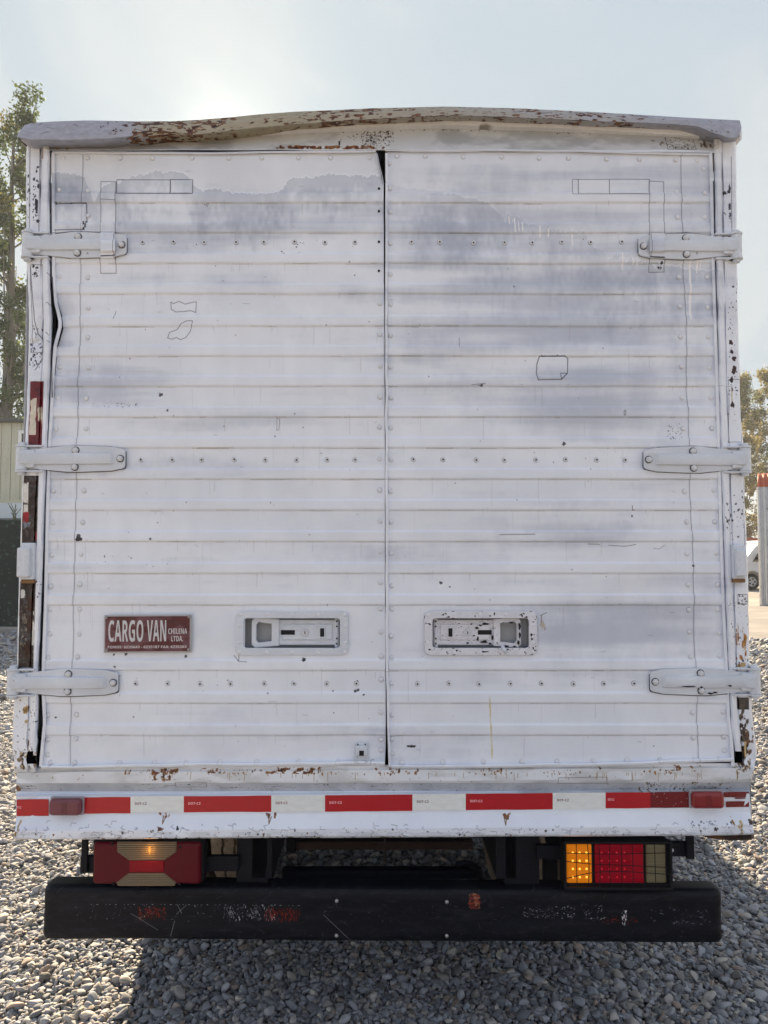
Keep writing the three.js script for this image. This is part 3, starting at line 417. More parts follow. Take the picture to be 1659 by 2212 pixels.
  mesh('edge_flange', strip(vy.map((y) => [d.outer(y), y, k ? 1 : -1, 0]), k ? 8 : 8), paint, door);
  mesh('inner_flange', strip(vy.map((y) => [d.inner(y) + (k ? 1 : -1) * (noise(y / 50, 3, k) - 0.3) * 1.6, y, k ? -1 : 1, 0]), k ? 6 : 1.6, k ? 0.014 : 0.007), paint, door);
  const hx2 = []; for (let i = 0; i <= 40; i++) hx2.push(i / 40);
  const x0 = k ? d.inner(335) - 6 : d.outer(335) - 6, x1 = k ? d.outer(335) + 6 : 812, xb0 = k ? d.inner(1655) : d.outer(1655) - 4, xb1 = k ? d.outer(1655) + 6 : d.inner(1655);
  const mid = (a, u) => (u < 0.5 ? lerp(a[0], a[1], u * 2) : lerp(a[1], a[2], u * 2 - 1)), lo = k ? 0 : 0;
  mesh('top_flange', strip(hx2.map((u) => [lerp(x0, x1, u), mid(d.top, u) + (noise(u * 9, k, 3) - 0.5) * 2, 0, -1]), 5.5, 0.008), paint, door);
  mesh('bottom_flange', strip(hx2.map((u) => [lerp(xb0, xb1, u), mid(d.bottom, u) - 8 + (noise(u * 11, k, 7) - 0.5) * 3, 0, 1]), 9, 0.012), paint, door);
  return door;
});
{ // bent-in upper corner of the left door: a curled tab
  const rows = []; for (let i = 0; i <= 8; i++) { const t = i / 8; rows.push([at(lerp(806, 826, t), lerp(331, 396, t), 0.001), at(lerp(811, 827, t), lerp(331, 398, t), 0.012 - 0.008 * t), at(lerp(816, 828, t), lerp(332, 400, t), -0.004)]); }
  mesh('curled_corner', sheet(rows, { crease: 0.8 }), paint, doorGroups[0]);
}
// patches of old tape and stickers, lying on the sheets and following the ribs
function patchOn(k, x0, y0, x1, y1, name, lift = 0.0014, mat = paint) {
  const a = at(x0, y0), b = at(x1, y1), rows = []; let ys = []; for (let y = b.y; y < a.y; y += 0.006) ys.push(y); ys.push(a.y);
  for (const y of RIBS) for (const o of [-0.006, -0.004, -0.002, 0, 0.002, 0.027, 0.03, 0.033, 0.036, 0.039]) if (y + o > b.y && y + o < a.y) ys.push(y + o); ys = [...new Set(ys)].sort((p, q) => p - q);
  for (const y of ys) rows.push(Array.from({ length: 13 }, (_, i) => { const X = lerp(a.x, b.x, i / 12); return V(X, y, doorZ(k, X, y) + (i === 0 || i === 12 || y === ys[0] || y === ys[ys.length - 1] ? 0.0002 : lift)); }));
  mesh(name, sheet(rows), mat, doorGroups[k]);
}
patchOn(0, 219, 393, 249, 589, 'tape_strip'); patchOn(0, 253, 389, 367, 419, 'tape_strip'); patchOn(0, 370, 389, 415, 419, 'tape_strip', 0.002); patchOn(0, 121, 441, 187, 497, 'sticker', 0.0034);
patchOn(1, 1250, 389, 1315, 420, 'tape_strip'); patchOn(1, 1317, 390, 1401, 421, 'tape_strip'); patchOn(1, 1403, 393, 1433, 587, 'tape_strip'); patchOn(1, 1161, 771, 1226, 820, 'sticker', 0.002);

// rivets and screws, each one its own
const rivetGeo = new THREE.SphereGeometry(0.0073, 14, 6, 0, 6.2832, 0, Math.PI / 2).rotateX(Math.PI / 2).scale(1, 1, 0.55);
const screwGeo = merge([new THREE.TorusGeometry(0.0058, 0.0016, 6, 16), new THREE.CylinderGeometry(0.0055, 0.0055, 0.002, 14).rotateX(Math.PI / 2)]), pinGeo = new THREE.CylinderGeometry(0.0028, 0.0028, 0.004, 10).rotateX(Math.PI / 2), holeGeo = new THREE.CylinderGeometry(0.0042, 0.0042, 0.002, 10).rotateX(Math.PI / 2);
const rivetMat = std([0.7, 0.71, 0.76], 0.4);
function stud(name, geo, mat, k, px, py, lift = 0) { const p = at(px, py, 0.002), m = mesh(name, geo, mat, doorGroups[k]); m.position.set(p.x, p.y, doorZ(k, p.x, p.y) + 0.0012 + lift); return m; }
function ring(px, py, r, a) { const [x, y] = spot(px, py, 0.003); pen.strokeStyle = `rgba(52,50,60,${a})`; pen.lineWidth = 1.5; pen.beginPath(); pen.arc(x, y, r * S / 2.6, 0.1 + wild() * 0.5, 4.4 + wild() * 1.8); pen.stroke(); }   // dirt caught round a head
const rv = rng(91), jig = () => (rv() - 0.5) * 2.4;
const putR = (k, x, y) => { if (![0, 1].some((q) => false)) { const rx = x + jig(), ry = y + jig() * 0.6, m = stud('rivet', rivetGeo, rivetMat, k, rx, ry); ring(rx, ry, 0.0078, 0.08 + rv() * rv() * 0.4); m.scale.setScalar(0.88 + rv() * 0.24); m.scale.z *= 0.6 + rv() * 0.6; } };
for (const y of [410, 598, 793, 859, 926, 1060, 1129, 1200, 1266, 1317, 1370, 1420, 1545, 1598, 1631]) putR(0, poly([[357, 126], [600, 128], [793, 127], [926, 121], [1129, 114], [1420, 106], [1631, 101]])(y), y);
for (const y of [412, 465, 598, 664, 728, 794, 860, 926, 1060, 1128, 1198, 1263, 1317, 1370, 1420, 1545, 1597]) putR(0, poly([[412, 190], [794, 189], [1128, 177], [1597, 162]])(y), y);
for (const x of [136, 188, 258, 329, 415, 494, 565, 644, 715, 798]) putR(0, x, 341 + (x > 600 ? -1 : 0));
for (const y of [362, 407, 456, 522, 585]) stud('rivet_hole', holeGeo, darkHole, 0, 818.5, y);
for (const y of [656, 722, 791, 857, 923, 992, 1058, 1126, 1192, 1259, 1316, 1366, 1418, 1468, 1540, 1598, 1621]) putR(0, lerp(819.5, 823, (y - 656) / 965), y);
for (const x of [110, 160, 257, 335, 405, 475, 556, 646, 731, 805]) putR(0, x, 1648 - (x > 500 ? 2 : 0));
for (const y of [352, 406, 458, 525, 593, 658, 725, 793, 859, 924, 994, 1062, 1128, 1195, 1266, 1316, 1374, 1422, 1476, 1545, 1596, 1628]) putR(1, lerp(842, 847, (y - 352) / 1276), y);
for (const x of [857, 919, 1000, 1084, 1165, 1229, 1310, 1382, 1460, 1507]) putR(1, x, 336 + (x - 857) / 650 * 10);
for (const y of [415, 468, 598, 662, 726, 792, 859, 925, 1061, 1128, 1196, 1263, 1318, 1366, 1419, 1540, 1594, 1642]) putR(1, poly([[415, 1462], [859, 1475], [1263, 1487], [1594, 1499]])(y), y);
for (const y of [364, 418, 468, 598, 663, 727, 794, 859, 925, 1060, 1128, 1195, 1263, 1317, 1367, 1417, 1538, 1592, 1622]) putR(1, poly([[364, 1520], [663, 1530], [925, 1538], [1263, 1549], [1622, 1564]])(y), y);
for (const x of [867, 958, 1044, 1127, 1204, 1281, 1355, 1426, 1552]) putR(1, x, 1647 - (x - 867) / 700 * 6);
const rows3 = [[523, [308, 375, 441, 510, 570, 636, 702, 767], [889, 950, 1023, 1090, 1150, 1214, 1276, 1343]], [993, [304, 372, 435, 506, 573, 641, 707, 767], [893, 957, 1029, 1090, 1158, 1222, 1289, 1351]], [1477, [293, 362, 432, 498, 571, 635, 706, 770], [902, 970, 1035, 1103, 1170, 1239, 1305, 1370]]];
for (const [y, a, b] of rows3) [a, b].forEach((xs, k) => xs.forEach((x) => { const yy = y + jig() * 0.7; ring(x, yy, 0.0074, 0.5); const s = stud('screw', screwGeo, rivetMat, k, x, yy), h = stud('screw_socket', pinGeo, darkHole, k, x, yy, 0.0012); h.position.x = s.position.x; }));

// --- sill with its folded profile
const tilt = (px) => -(px - 829.5) / 800 * 5;
const sillLeft = poly([[1660, 36], [1700, 35], [1760, 35], [1810, 30]]), sillRight = poly([[1650, 1629], [1700, 1621], [1740, 1618], [1770, 1622], [1810, 1631]]);
const sillProf = [[1652, -0.06], [1653, -0.005], [1660, -0.004], [1664, 0.004], [1687, 0.008], [1690, 0.006], [1709, -0.016], [1711, -0.015], [1716, 0.008], [1719, 0.01], [1756, 0.01], [1760, 0.012], [1786, 0.036], [1790, 0.04], [1805, 0.041], [1808, 0.038], [1809, 0.03], [1808, -0.06]];
const sillZ = (px, py) => 0.01;
{
  const rows = sillProf.map(([y, z], j) => { const r = []; for (let i = 0; i <= 90; i++) { const x = lerp(sillLeft(y), sillRight(y), i / 90), e = Math.max(smooth(120, 30, x), smooth(1540, 1630, x)); const q = at(x, y + tilt(x) + (noise(x / 90, j * 0.3, 2) - 0.5) * 1.6, z + (noise(x / 55, j * 0.4, 5) - 0.5) * (j > 11 && j < 17 ? 0.009 : 0.0025) + e * (noise(x / 12, j, 8) - 0.5) * 0.01); r.push(q); } return r; });
  mesh('rear_sill', sheet(rows, { crease: 0.5 }), paint, truck).userData.label = 'scuffed white rear sill with rust along its top edge';
  mesh('sill_backing', box(-1.17, 1.17, 0.79, at(829, 1668).y, -0.1, -0.065, 0), soot, truck);
  mesh('torn_lip', sheet([[1498, 1800], [1530, 1803], [1580, 1808], [1622, 1806], [1629, 1797]].map(([x, y], i) => [at(x, 1796, -0.01), at(x, y + 6 * Math.sin(i), 0.01), at(x + 2, y + 8 * (i > 0 && i < 4 ? 1 : 0), -0.03)]), { crease: 0.6 }), rustSteel, truck);
}
// --- reflective tape, piece by piece
{
  const W = 256, H = 80, faces = {};
  const face = (kind) => {
    if (faces[kind]) return faces[kind];
    const c = canvas(W * 2, H * 2), g = c.getContext('2d'), im = g.createImageData(W * 2, H * 2), base = { red: [176, 22, 34], white: [226, 228, 226], old: [112, 18, 26], cut: [176, 22, 34], plain: [176, 22, 34] }[kind], r = rng(kind.length + 7);
    for (let j = 0; j < H * 2; j++) for (let i = 0; i < W * 2; i++) { const k = 1 + (fbm(i * 0.02, j * 0.04, 6, 3) - 0.5) * 0.06 + (hash(i, j, 4) - 0.5) * 0.05, o = (j * W * 2 + i) * 4; for (let b = 0; b < 3; b++) im.data[o + b] = clamp(base[b] * k, 0, 255); im.data[o + 3] = 255; }
    g.putImageData(im, 0, 0);
    g.font = 'bold 34px sans-serif'; g.fillStyle = kind === 'white' ? '#5a1420' : '#f0c0c4';
    if (kind === 'red') { g.save(); g.scale(0.62, 1); g.fillText('DOT-C2', 40, 84); g.restore(); } if (kind === 'white') { g.save(); g.scale(0.98, 1); g.fillText('DOT-C2', 40, 84); g.restore(); } if (kind === 'cut') g.fillText('T-C2', 4, 88);
    if (kind === 'old') for (let i = 0; i < 60; i++) { g.fillStyle = r() < 0.3 ? '#c9b8b4' : r() < 0.5 ? '#5a0e14' : '#8a2028'; g.beginPath(); g.ellipse(r() * 512, r() * 160, 1 + r() * 5, 1 + r() * 4, 0, 0, 7); g.fill(); }
    if (kind !== 'old') { g.strokeStyle = 'rgba(90,40,44,.35)'; for (let i = 0; i < 14; i++) { const x = r() * 512, y = r() * 160; g.beginPath(); g.moveTo(x, y); g.lineTo(x + r() * 40, y + r() * 8); g.stroke(); } }
    return (faces[kind] = std(0xffffff, 0.34, { map: texture(c) }));
  };
  const strip = (x0, x1, y0, y1, kind, wave = 0) => { // y given at the left end; follows the slope of the sill
    const rows = [0, 1].map((j) => Array.from({ length: 13 }, (_, i) => { const x = lerp(x0, x1, i / 12), p = at(x, (j ? y0 : y1) - (x - x0) * 0.0075 + (j ? -1 : 1) * (noise(x / 40, j, 5) - 0.5) * 0.8, 0.0118 + 0.0006 * noise(x / 20, j, 1) + wave * 0.004 * Math.exp(-(((x - x0 - 16) / 7) ** 2))); return p; }));
    let n = 0; mesh('reflective_tape', sheet(rows, { uv: () => { const i = n % 13, j = Math.floor(n / 13); n++; return [i / 12, j]; } }), face(kind), truck).userData.label = { red: 'red reflective tape', white: 'white reflective tape', old: 'faded dark red tape', cut: 'red tape end cut through its lettering', plain: 'red reflective tape creased beside the lamp' }[kind];
  };
  strip(36, 105, 1727, 1763, 'cut'); strip(177, 282, 1722.5, 1757.5, 'plain', 1);
  strip(282, 397, 1720.5, 1755, 'white'); strip(397, 586, 1720, 1755, 'red'); strip(586, 702, 1719, 1754, 'white'); strip(702, 891, 1718, 1753.5, 'red'); strip(891, 1006, 1716, 1751, 'white'); strip(1006, 1194, 1714.5, 1750, 'red'); strip(1194, 1308, 1713, 1748, 'white'); strip(1308, 1405, 1712, 1746.5, 'red');
  strip(1405, 1495, 1711, 1745.5, 'old'); strip(1563, 1618, 1710.5, 1722, 'old'); strip(1568, 1618, 1731, 1743.5, 'old'); strip(1588, 1618, 1722.5, 1725.5, 'old');
}

// --- strap hinges
const hexGeo = merge([new THREE.CylinderGeometry(0.0098, 0.0102, 0.007, 6).rotateX(Math.PI / 2).translate(0, 0, 0.0035), new THREE.SphereGeometry(0.0075, 12, 6, 0, 6.2832, 0, Math.PI / 2).rotateX(Math.PI / 2).scale(1, 1, 0.4).translate(0, 0, 0.007)]);
function hinge(s, xTip, xBarrel, xBolt, yc, worn) {
  const g = group('strap_hinge', truck), Z = 0.012, u = mm(Z), c = at(xTip, yc, Z), k = s < 0 ? 1 : -1, mat = fitting;   // k: towards the barrel is -k
  const X = (px) => (px - xTip) * u + c.x, Yv = (dy) => c.y - dy * u;
  const shape = new THREE.Shape([[xTip, 16], [xTip - k * 4, 20], [xTip - k * 26, 25], [xBolt + k * 20, 27.5], [xBolt - k * 15, 28], [xBarrel + k * 70, 24], [xBarrel + k * 32, 20], [xBarrel + k * 10, 19], [xBarrel + k * 10, -19], [xBarrel + k * 32, -19], [xBarrel + k * 70, -23], [xBolt - k * 15, -28], [xBolt + k * 20, -27.5], [xTip - k * 26, -25], [xTip - k * 4, -20], [xTip, -16]].map(([x, y]) => new THREE.Vector2(X(x), Yv(y))));
  mesh('strap_plate', new THREE.ExtrudeGeometry(shape, { depth: 0.004, bevelEnabled: true, bevelSize: 0.0014, bevelThickness: 0.0012, bevelSegments: 2 }).translate(0, 0, Z - 0.001), mat, g);
  const n = 26, rows = []; for (let i = 0; i <= n; i++) { // pressed rib along the strap, fading into its tip and rising into the barrel
    const t = i / n, x = lerp(xBarrel + k * 14, xTip - k * 22, t), h = 0.0095 * smooth(1.0, 0.95, t) + 0.008 * smooth(0.2, 0, t), w = lerp(13.5, 12, t);
    rows.push([[-w - 0.5, -0.2], [-w, 0.5], [-w + 1.2, 0.9], [-w + 3, 1], [w - 3, 1], [w - 1.2, 0.9], [w, 0.5], [w + 0.5, -0.2]].map(([dy, q]) => V(X(x), Yv(dy), Z + 0.0035 + h * q)));
  }
  mesh('pressed_rib', sheet(rows, { crease: 0.45, uv: (p) => [p.x, p.y] }), mat, g);
  for (const [x, dy] of [[xBolt, -18], [xBolt - k * 1, 18.5], [xTip - k * 9, 0]]) { const b = mesh('hinge_bolt', hexGeo, boltMat, g); b.position.set(X(x), Yv(dy), Z + 0.0045); b.rotation.z = rv() * 2; mesh('bolt_gap_shade', cyl(0.0125, 0.0125, 0.0016, 18).rotateX(Math.PI / 2).translate(X(x), Yv(dy), Z + 0.0046), boltGapShadeMat, g); }  // thin dark disc added round each bolt for the shade of its gap
  // barrel, pin and the two ears welded to the post
  const bx = X(xBarrel) + k * 0.017, bz = 0.012, R = 0.0185;
  mesh('barrel', cyl(R, R, 0.074, 22).translate(bx, c.y, bz), mat, g);
  const web = new THREE.Shape(); mesh('barrel_web', box(bx - (k > 0 ? 0 : 0.045), bx + (k > 0 ? 0.045 : 0), c.y - 0.029, c.y + 0.028, Z, Z + 0.013, 0.004), mat, g);
  for (const q of [-1, 1]) {
    mesh('ear', merge([cyl(R + 0.002, R + 0.002, 0.006, 22).translate(bx, c.y + q * 0.041, bz), box(Math.min(bx, bx + k * 0.07), Math.max(bx, bx + k * 0.07), c.y + q * 0.041 - 0.003, c.y + q * 0.041 + 0.003, -0.02, bz + 0.008, 0.002)]), mat, g);
    mesh('pin_head', cyl(0.0115, 0.0125, 0.009, 10).translate(bx, c.y + q * 0.0485, bz), mat, g);
  }
}
hinge(-1, 273, 45, 168, 530, 0); hinge(-1, 270, 35, 164, 991, 0); hinge(-1, 255, 20, 150, 1474, 0);
hinge(1, 1380, 1605, 1482, 533, 0); hinge(1, 1391, 1621, 1496, 993, 0); hinge(1, 1405, 1638, 1511, 1472, 1);
// tape running over the top hinges
for (const [x0, x1, y0, y1] of [[217, 248, 500, 560], [1404, 1436, 504, 562]]) { const rows = []; for (let i = 0; i <= 24; i++) { const y = lerp(y0, y1, i / 24), b = 0.0185 + 0.0095 * smooth(514, 520, y) * smooth(547, 541, y) - 0.0155 * (smooth(504, 499, y) + smooth(556, 561, y)); rows.push(Array.from({ length: 5 }, (_, j) => at(lerp(x0, x1, j / 4), y, b))); } mesh('tape_over_hinge', sheet(rows), paint, truck); }

// --- recessed handles
function roundRect(S2, x0, y0, x1, y1, r) { S2.moveTo(x0 + r, y0); S2.lineTo(x1 - r, y0); S2.quadraticCurveTo(x1, y0, x1, y0 + r); S2.lineTo(x1, y1 - r); S2.quadraticCurveTo(x1, y1, x1 - r, y1); S2.lineTo(x0 + r, y1); S2.quadraticCurveTo(x0, y1, x0, y1 - r); S2.lineTo(x0, y0 + r); S2.quadraticCurveTo(x0, y0, x0 + r, y0); return S2; }
function handle(x0, y0, x1, y1, s) { // outer rectangle of the rim; s: 1 when the grip is at the left
  const g = group('recessed_handle', truck), mat = s > 0 ? fitting : chipped, A = at(x0, y1, 0.004), B = at(x1, y0, 0.004), u = mm(), w = B.x - A.x, h = B.y - A.y; g.userData.label = s > 0 ? 'clean recessed handle on the left door' : 'chipped recessed handle on the right door';
  const rim = roundRect(new THREE.Shape(), A.x, A.y, B.x, B.y, 0.022); rim.holes.push(roundRect(new THREE.Path(), A.x + 15 * u, A.y + 13 * u, B.x - 15 * u, B.y - 13 * u, 0.014));
  mesh('rim', new THREE.ExtrudeGeometry(rim, { depth: 0.003, bevelEnabled: true, bevelSize: 0.002, bevelThickness: 0.002, bevelSegments: 3, curveSegments: 8 }).translate(0, 0, 0.004), s > 0 ? fitting : chippedFine, g);
  const X0 = A.x + 14 * u, X1 = B.x - 14 * u, Y0 = A.y + 12 * u, Y1 = B.y - 12 * u, D = -0.042;
  mesh('tray', merge([box(X0, X1, Y0, Y1, D - 0.004, D, 0.001), box(X0 - 0.003, X0, Y0, Y1, D, 0.003, 0), box(X1, X1 + 0.003, Y0, Y1, D, 0.003, 0), box(X0, X1, Y1, Y1 + 0.003, D, 0.003, 0), box(X0, X1, Y0 - 0.003, Y0, D, 0.003, 0)]), std([0.4, 0.41, 0.43], 0.5), g);  // tray colour lowered to carry the shade of the recess
  const wide = x1 - x0, X = (t) => s > 0 ? A.x + t * u : B.x - t * u, m = (t) => [Math.min(X(t[0]), X(t[1])), Math.max(X(t[0]), X(t[1]))], cy = (A.y + B.y) / 2, P = (a, b) => m([a, b]);
  const zl = -0.016;
  const [l0, l1] = P(86, 220); mesh('lever_plate', box(l0, l1, cy - 27.5 * u, cy + 27 * u, zl - 0.006, zl, 0.004), mat, g);
  const [p0, p1] = P(98, 205); mesh('pressed_panel', box(p0, p1, cy - 17 * u, cy + 18 * u, zl - 0.004, zl + 0.0035, 0.004), mat, g);
  const ring = (a, b, t0, t1) => { const q = [[X(a + 6), cy - t0], [X(b), cy - t1], [X(b), cy + t1], [X(a + 6), cy + t0], [X(a), cy + t0 - 0.01], [X(a), cy - t0 + 0.01]]; return q.map(([x, y]) => new THREE.Vector2(x, y)); };
  const loop = new THREE.Shape(ring(33, 88, 31 * u, 27 * u)); loop.holes.push(new THREE.Path(ring(39, 76, 24 * u, 20 * u)));
  mesh('grip_loop', new THREE.ExtrudeGeometry(loop, { depth: 0.009, bevelEnabled: true, bevelSize: 0.003, bevelThickness: 0.003, bevelSegments: 3 }).translate(0, 0, zl - 0.004), s > 0 ? fitting : chippedFine, g);
  const [c0, c1] = P(206, 223); mesh('pivot_rod', cyl(0.0075, 0.0075, h - 26 * u, 14).translate((c0 + c1) / 2, cy, zl - 0.003), mat, g);
  for (const dy of [-24, -13, 13, 24]) mesh('rod_screw', cyl(0.003, 0.003, 0.003, 8).rotateX(Math.PI / 2).translate((c0 + c1) / 2, cy + dy * u, zl + 0.0042), darkHole, g);
  const [k0] = P(146, 146); mesh('lock_cylinder', merge([new THREE.TorusGeometry(0.0105, 0.002, 8, 22).translate(k0, cy, zl + 0.005), cyl(0.0085, 0.009, 0.006, 20).rotateX(Math.PI / 2).translate(k0, cy, zl + 0.004)]), boltMat, g);
  mesh('keyway', box(k0 - 0.0014, k0 + 0.0014, cy - 0.005, cy + 0.004, zl + 0.005, zl + 0.0075, 0), darkHole, g);
  const [s0, s1] = P(94, 124); mesh('latch_slot', box(s0, s1, cy - 5 * u, cy + 5 * u, zl + 0.0015, zl + 0.0045, 0.001), darkHole, g);
  const [t0, t1] = P(173, 191); mesh('lug_boss', box(t0, t1, cy - 13 * u, cy + 13 * u, zl, zl + 0.006, 0.003), mat, g);
  const [v0, v1] = P(180, 186); mesh('latch_lug', box(v0 - 0.002, v1 + 0.002, cy - 9 * u, cy + 9 * u, zl + 0.004, zl + 0.0085, 0.002), darkHole, g);
  for (const [a, b] of [[8, 7], [wide - 8, 7], [8, 86], [wide - 8, 86], [66, 6], [120, 6], [175, 6], [66, 87], [120, 87], [175, 87], [7, 30], [7, 66], [wide - 7, 30], [wide - 7, 66]]) { const q = mesh('rim_rivet', rivetGeo, rivetMat, g); q.position.set(X(a), B.y - b * u, 0.0085); q.scale.set(0.85, 0.85, 0.6); }
}
handle(510, 1321, 751, 1414, 1); handle(918, 1321, 1158, 1414, -1);
// paint knocked off the right handle and the lowest right hinge
{ const r = rng(313), ink = std([0.012, 0.011, 0.012], 0.7);
  const chip = (px, py, z, rx, ry) => { const p = at(px, py, z), u = mm(z), pts = []; for (let i = 0; i < 11; i++) { const a = i / 11 * 6.283, q = 0.5 + r() * 0.7; pts.push(new THREE.Vector2(p.x + Math.cos(a) * q * rx * u, p.y + Math.sin(a) * q * ry * u)); } mesh('paint_chip', new THREE.ExtrudeGeometry(new THREE.Shape(pts), { depth: 0.0004, bevelEnabled: false }).translate(0, 0, z), ink, truck); };
  for (const [x, y, a, b] of [[1049, 1348, 9, 3], [1030, 1357, 5, 3], [1068, 1357, 5, 5], [1046, 1386, 9, 3], [1032, 1380, 4, 5], [1066, 1378, 5, 6], [1058, 1390, 4, 3], [1024, 1373, 3, 2], [1038, 1351, 5, 2], [1076, 1370, 3, 6], [1018, 1348, 3, 2], [1010, 1389, 3, 2]]) chip(x, y, -0.0122, a, b);
  for (const [x, y, a, b] of [[1122, 1352, 3, 8], [1123, 1372, 3, 7], [1120, 1388, 3, 5], [1104, 1345, 6, 2], [1094, 1396, 6, 3], [1112, 1397, 5, 2]]) chip(x, y, -0.0038, a, b);
  for (const [x, y, a, b] of [[1045, 1408, 11, 2], [1148, 1372, 3, 4], [1149, 1380, 3, 3], [1068, 1326, 2, 4], [1128, 1330, 2, 3], [1152, 1400, 2, 3]]) chip(x, y, 0.0092, a, b);
  for (const [x, y, a, b] of [[1489, 1483, 24, 1.5], [1515, 1485, 4, 2], [1577, 1481, 4, 2]]) chip(x, y, 0.0272, a, b);
  for (const [x, y, a, b] of [[1534, 1498, 8, 2.5], [1546, 1496, 6, 2]]) chip(x, y, 0.0176, a, b);
}
mesh('security_tag', tube([at(1085, 1396, 0.004), at(1090, 1404, 0.016), at(1094, 1410, 0.012)], 0.006, 10, 8), fitting, truck);

// --- maker's plate
{
  const w = 1024, h = 440, c = canvas(w, h), g = c.getContext('2d'), im = g.createImageData(w, h), r = rng(61);
  for (let j = 0; j < h; j++) for (let i = 0; i < w; i++) { const n = fbm(i * 0.012, j * 0.02, 2, 4), f = smooth(0.4, 0.62, fbm(i * 0.008 + 3, j * 0.012, 7, 5)), o = (j * w + i) * 4, k = 0.85 + 0.3 * n + (hash(i, j, 2) - 0.5) * 0.06; im.data[o] = lerp(80, 104, f) * k; im.data[o + 1] = lerp(24, 62, f) * k; im.data[o + 2] = lerp(30, 70, f) * k; im.data[o + 3] = 255; }
  g.putImageData(im, 0, 0);
  g.strokeStyle = '#a9a6a8'; g.lineWidth = 10; g.strokeRect(5, 5, w - 10, h - 10);
  const word = (t, x, y, width, height, font) => { g.save(); g.font = `bold 200px ${font || 'sans-serif'}`; const m = g.measureText(t).width; g.translate(x, y); g.scale(width / m, height / 146); g.fillText(t, 0, 0); g.restore(); };
  g.fillStyle = '#c9c9cb'; word('CARGO', 40, 310, 430, 258); word('VAN', 505, 310, 240, 258);
  g.fillStyle = '#c4c4c6'; word('CHILENA', 755, 222, 228, 66); word('LTDA.', 790, 312, 150, 66);
  g.fillStyle = '#cfcccd'; word('FONOS: 6235643 - 6235187 FAX: 6235363', 38, 392, 940, 32);
  g.fillStyle = 'rgba(90,60,64,.35)'; for (let i = 0; i < 240; i++) { g.beginPath(); g.ellipse(r() * w, r() * h, 1 + r() * 7, 1 + r() * 3, r() * 3, 0, 7); g.fill(); }
  const a = at(224, 1410, 0.008), b = at(414, 1328, 0.008), p = group('maker_plate', truck); p.userData.label = 'maroon metal plate with silver lettering';
  const t = texture(c), geo = new RoundedBoxGeometry(b.x - a.x, b.y - a.y, 0.004, 2, 0.0018);
  const face = new THREE.PlaneGeometry(b.x - a.x - 0.004, b.y - a.y - 0.004).translate(0, 0, 0.0026);
  const f1 = mesh('plate_body', geo, std([0.45, 0.44, 0.45], 0.4, { metalness: 0.5 }), p), f2 = mesh('plate_print', face, std(0xffffff, 0.42, { map: t }), p);
  for (const m of [f1, f2]) { m.position.set((a.x + b.x) / 2, (a.y + b.y) / 2, 0.008); m.rotation.z = 0.006; }
  for (const [x, y] of [[230, 1334], [409, 1332], [230, 1404], [408, 1403]]) { const q = mesh('plate_screw', hexGeo, std([0.3, 0.29, 0.3], 0.4, { metalness: 0.6 }), p), v = at(x, y, 0.0105); q.position.copy(v); q.scale.set(0.55, 0.55, 0.5); }
}
// --- toggle latch at the foot of the left door
{
  const g = group('toggle_latch', truck), B = (x0, y0, x1, y1, z0, z1, r = 0.002) => { const a = at(x0, y1, z1), b = at(x1, y0, z1); return box(a.x, b.x, a.y, b.y, z0, z1, r); };
  mesh('latch_base', B(766, 1604, 795, 1649, 0.001, 0.005), fitting, g); mesh('latch_body', B(768, 1612, 793, 1634, 0.004, 0.016, 0.004), fitting, g); mesh('latch_spring', B(776, 1622, 786, 1633, 0.012, 0.018, 0.001), darkHole, g);
  mesh('latch_loop', tube([at(767, 1633, 0.012), at(767, 1645, 0.013), at(775, 1648, 0.013), at(788, 1648, 0.013), at(794, 1645, 0.013), at(794, 1633, 0.012)], 0.0022, 24, 6), fitting, g);
  for (const [x, y] of [[773, 1608], [789, 1608], [777, 1615], [784, 1615], [772, 1645], [790, 1645]]) { const m = mesh('latch_rivet', screwGeo, boltMat, g); m.position.copy(at(x, y, 0.0055)); m.scale.setScalar(0.7); mesh('latch_rivet_socket', cyl(0.0022, 0.0022, 0.003, 8).rotateX(Math.PI / 2).translate(...at(x, y, 0.007).toArray()), darkHole, g); }
}
// --- painted-over marker lamps on the posts
function painted(x0, y0, x1, y1, s) {
  const g = group('painted_marker_lamp', truck), a = at(x0, y1, 0.03), b = at(x1, y0, 0.03), e = (y1 - y0) * 0.1 * mm();
  mesh('lamp_base', box(a.x + (s < 0 ? 0.004 : -0.004), b.x + (s < 0 ? 0.006 : -0.001), a.y - 0.004, b.y + 0.011, -0.004, 0.02, 0.004), fitting, g); mesh('rusty_foot', box(a.x + (s < 0 ? 0.007 : -0.002), b.x + (s < 0 ? 0.007 : -0.002), a.y - 0.016, a.y - 0.004, -0.004, 0.02, 0.003), rustOchre, g);
  mesh('lamp_cover', box(a.x, b.x - 0.003, a.y + 0.004, b.y - 0.004, 0.012, 0.036, 0.006), fitting, g);
}
painted(36, 1180, 67, 1250, -1); painted(1590, 1184, 1614, 1248, 1);
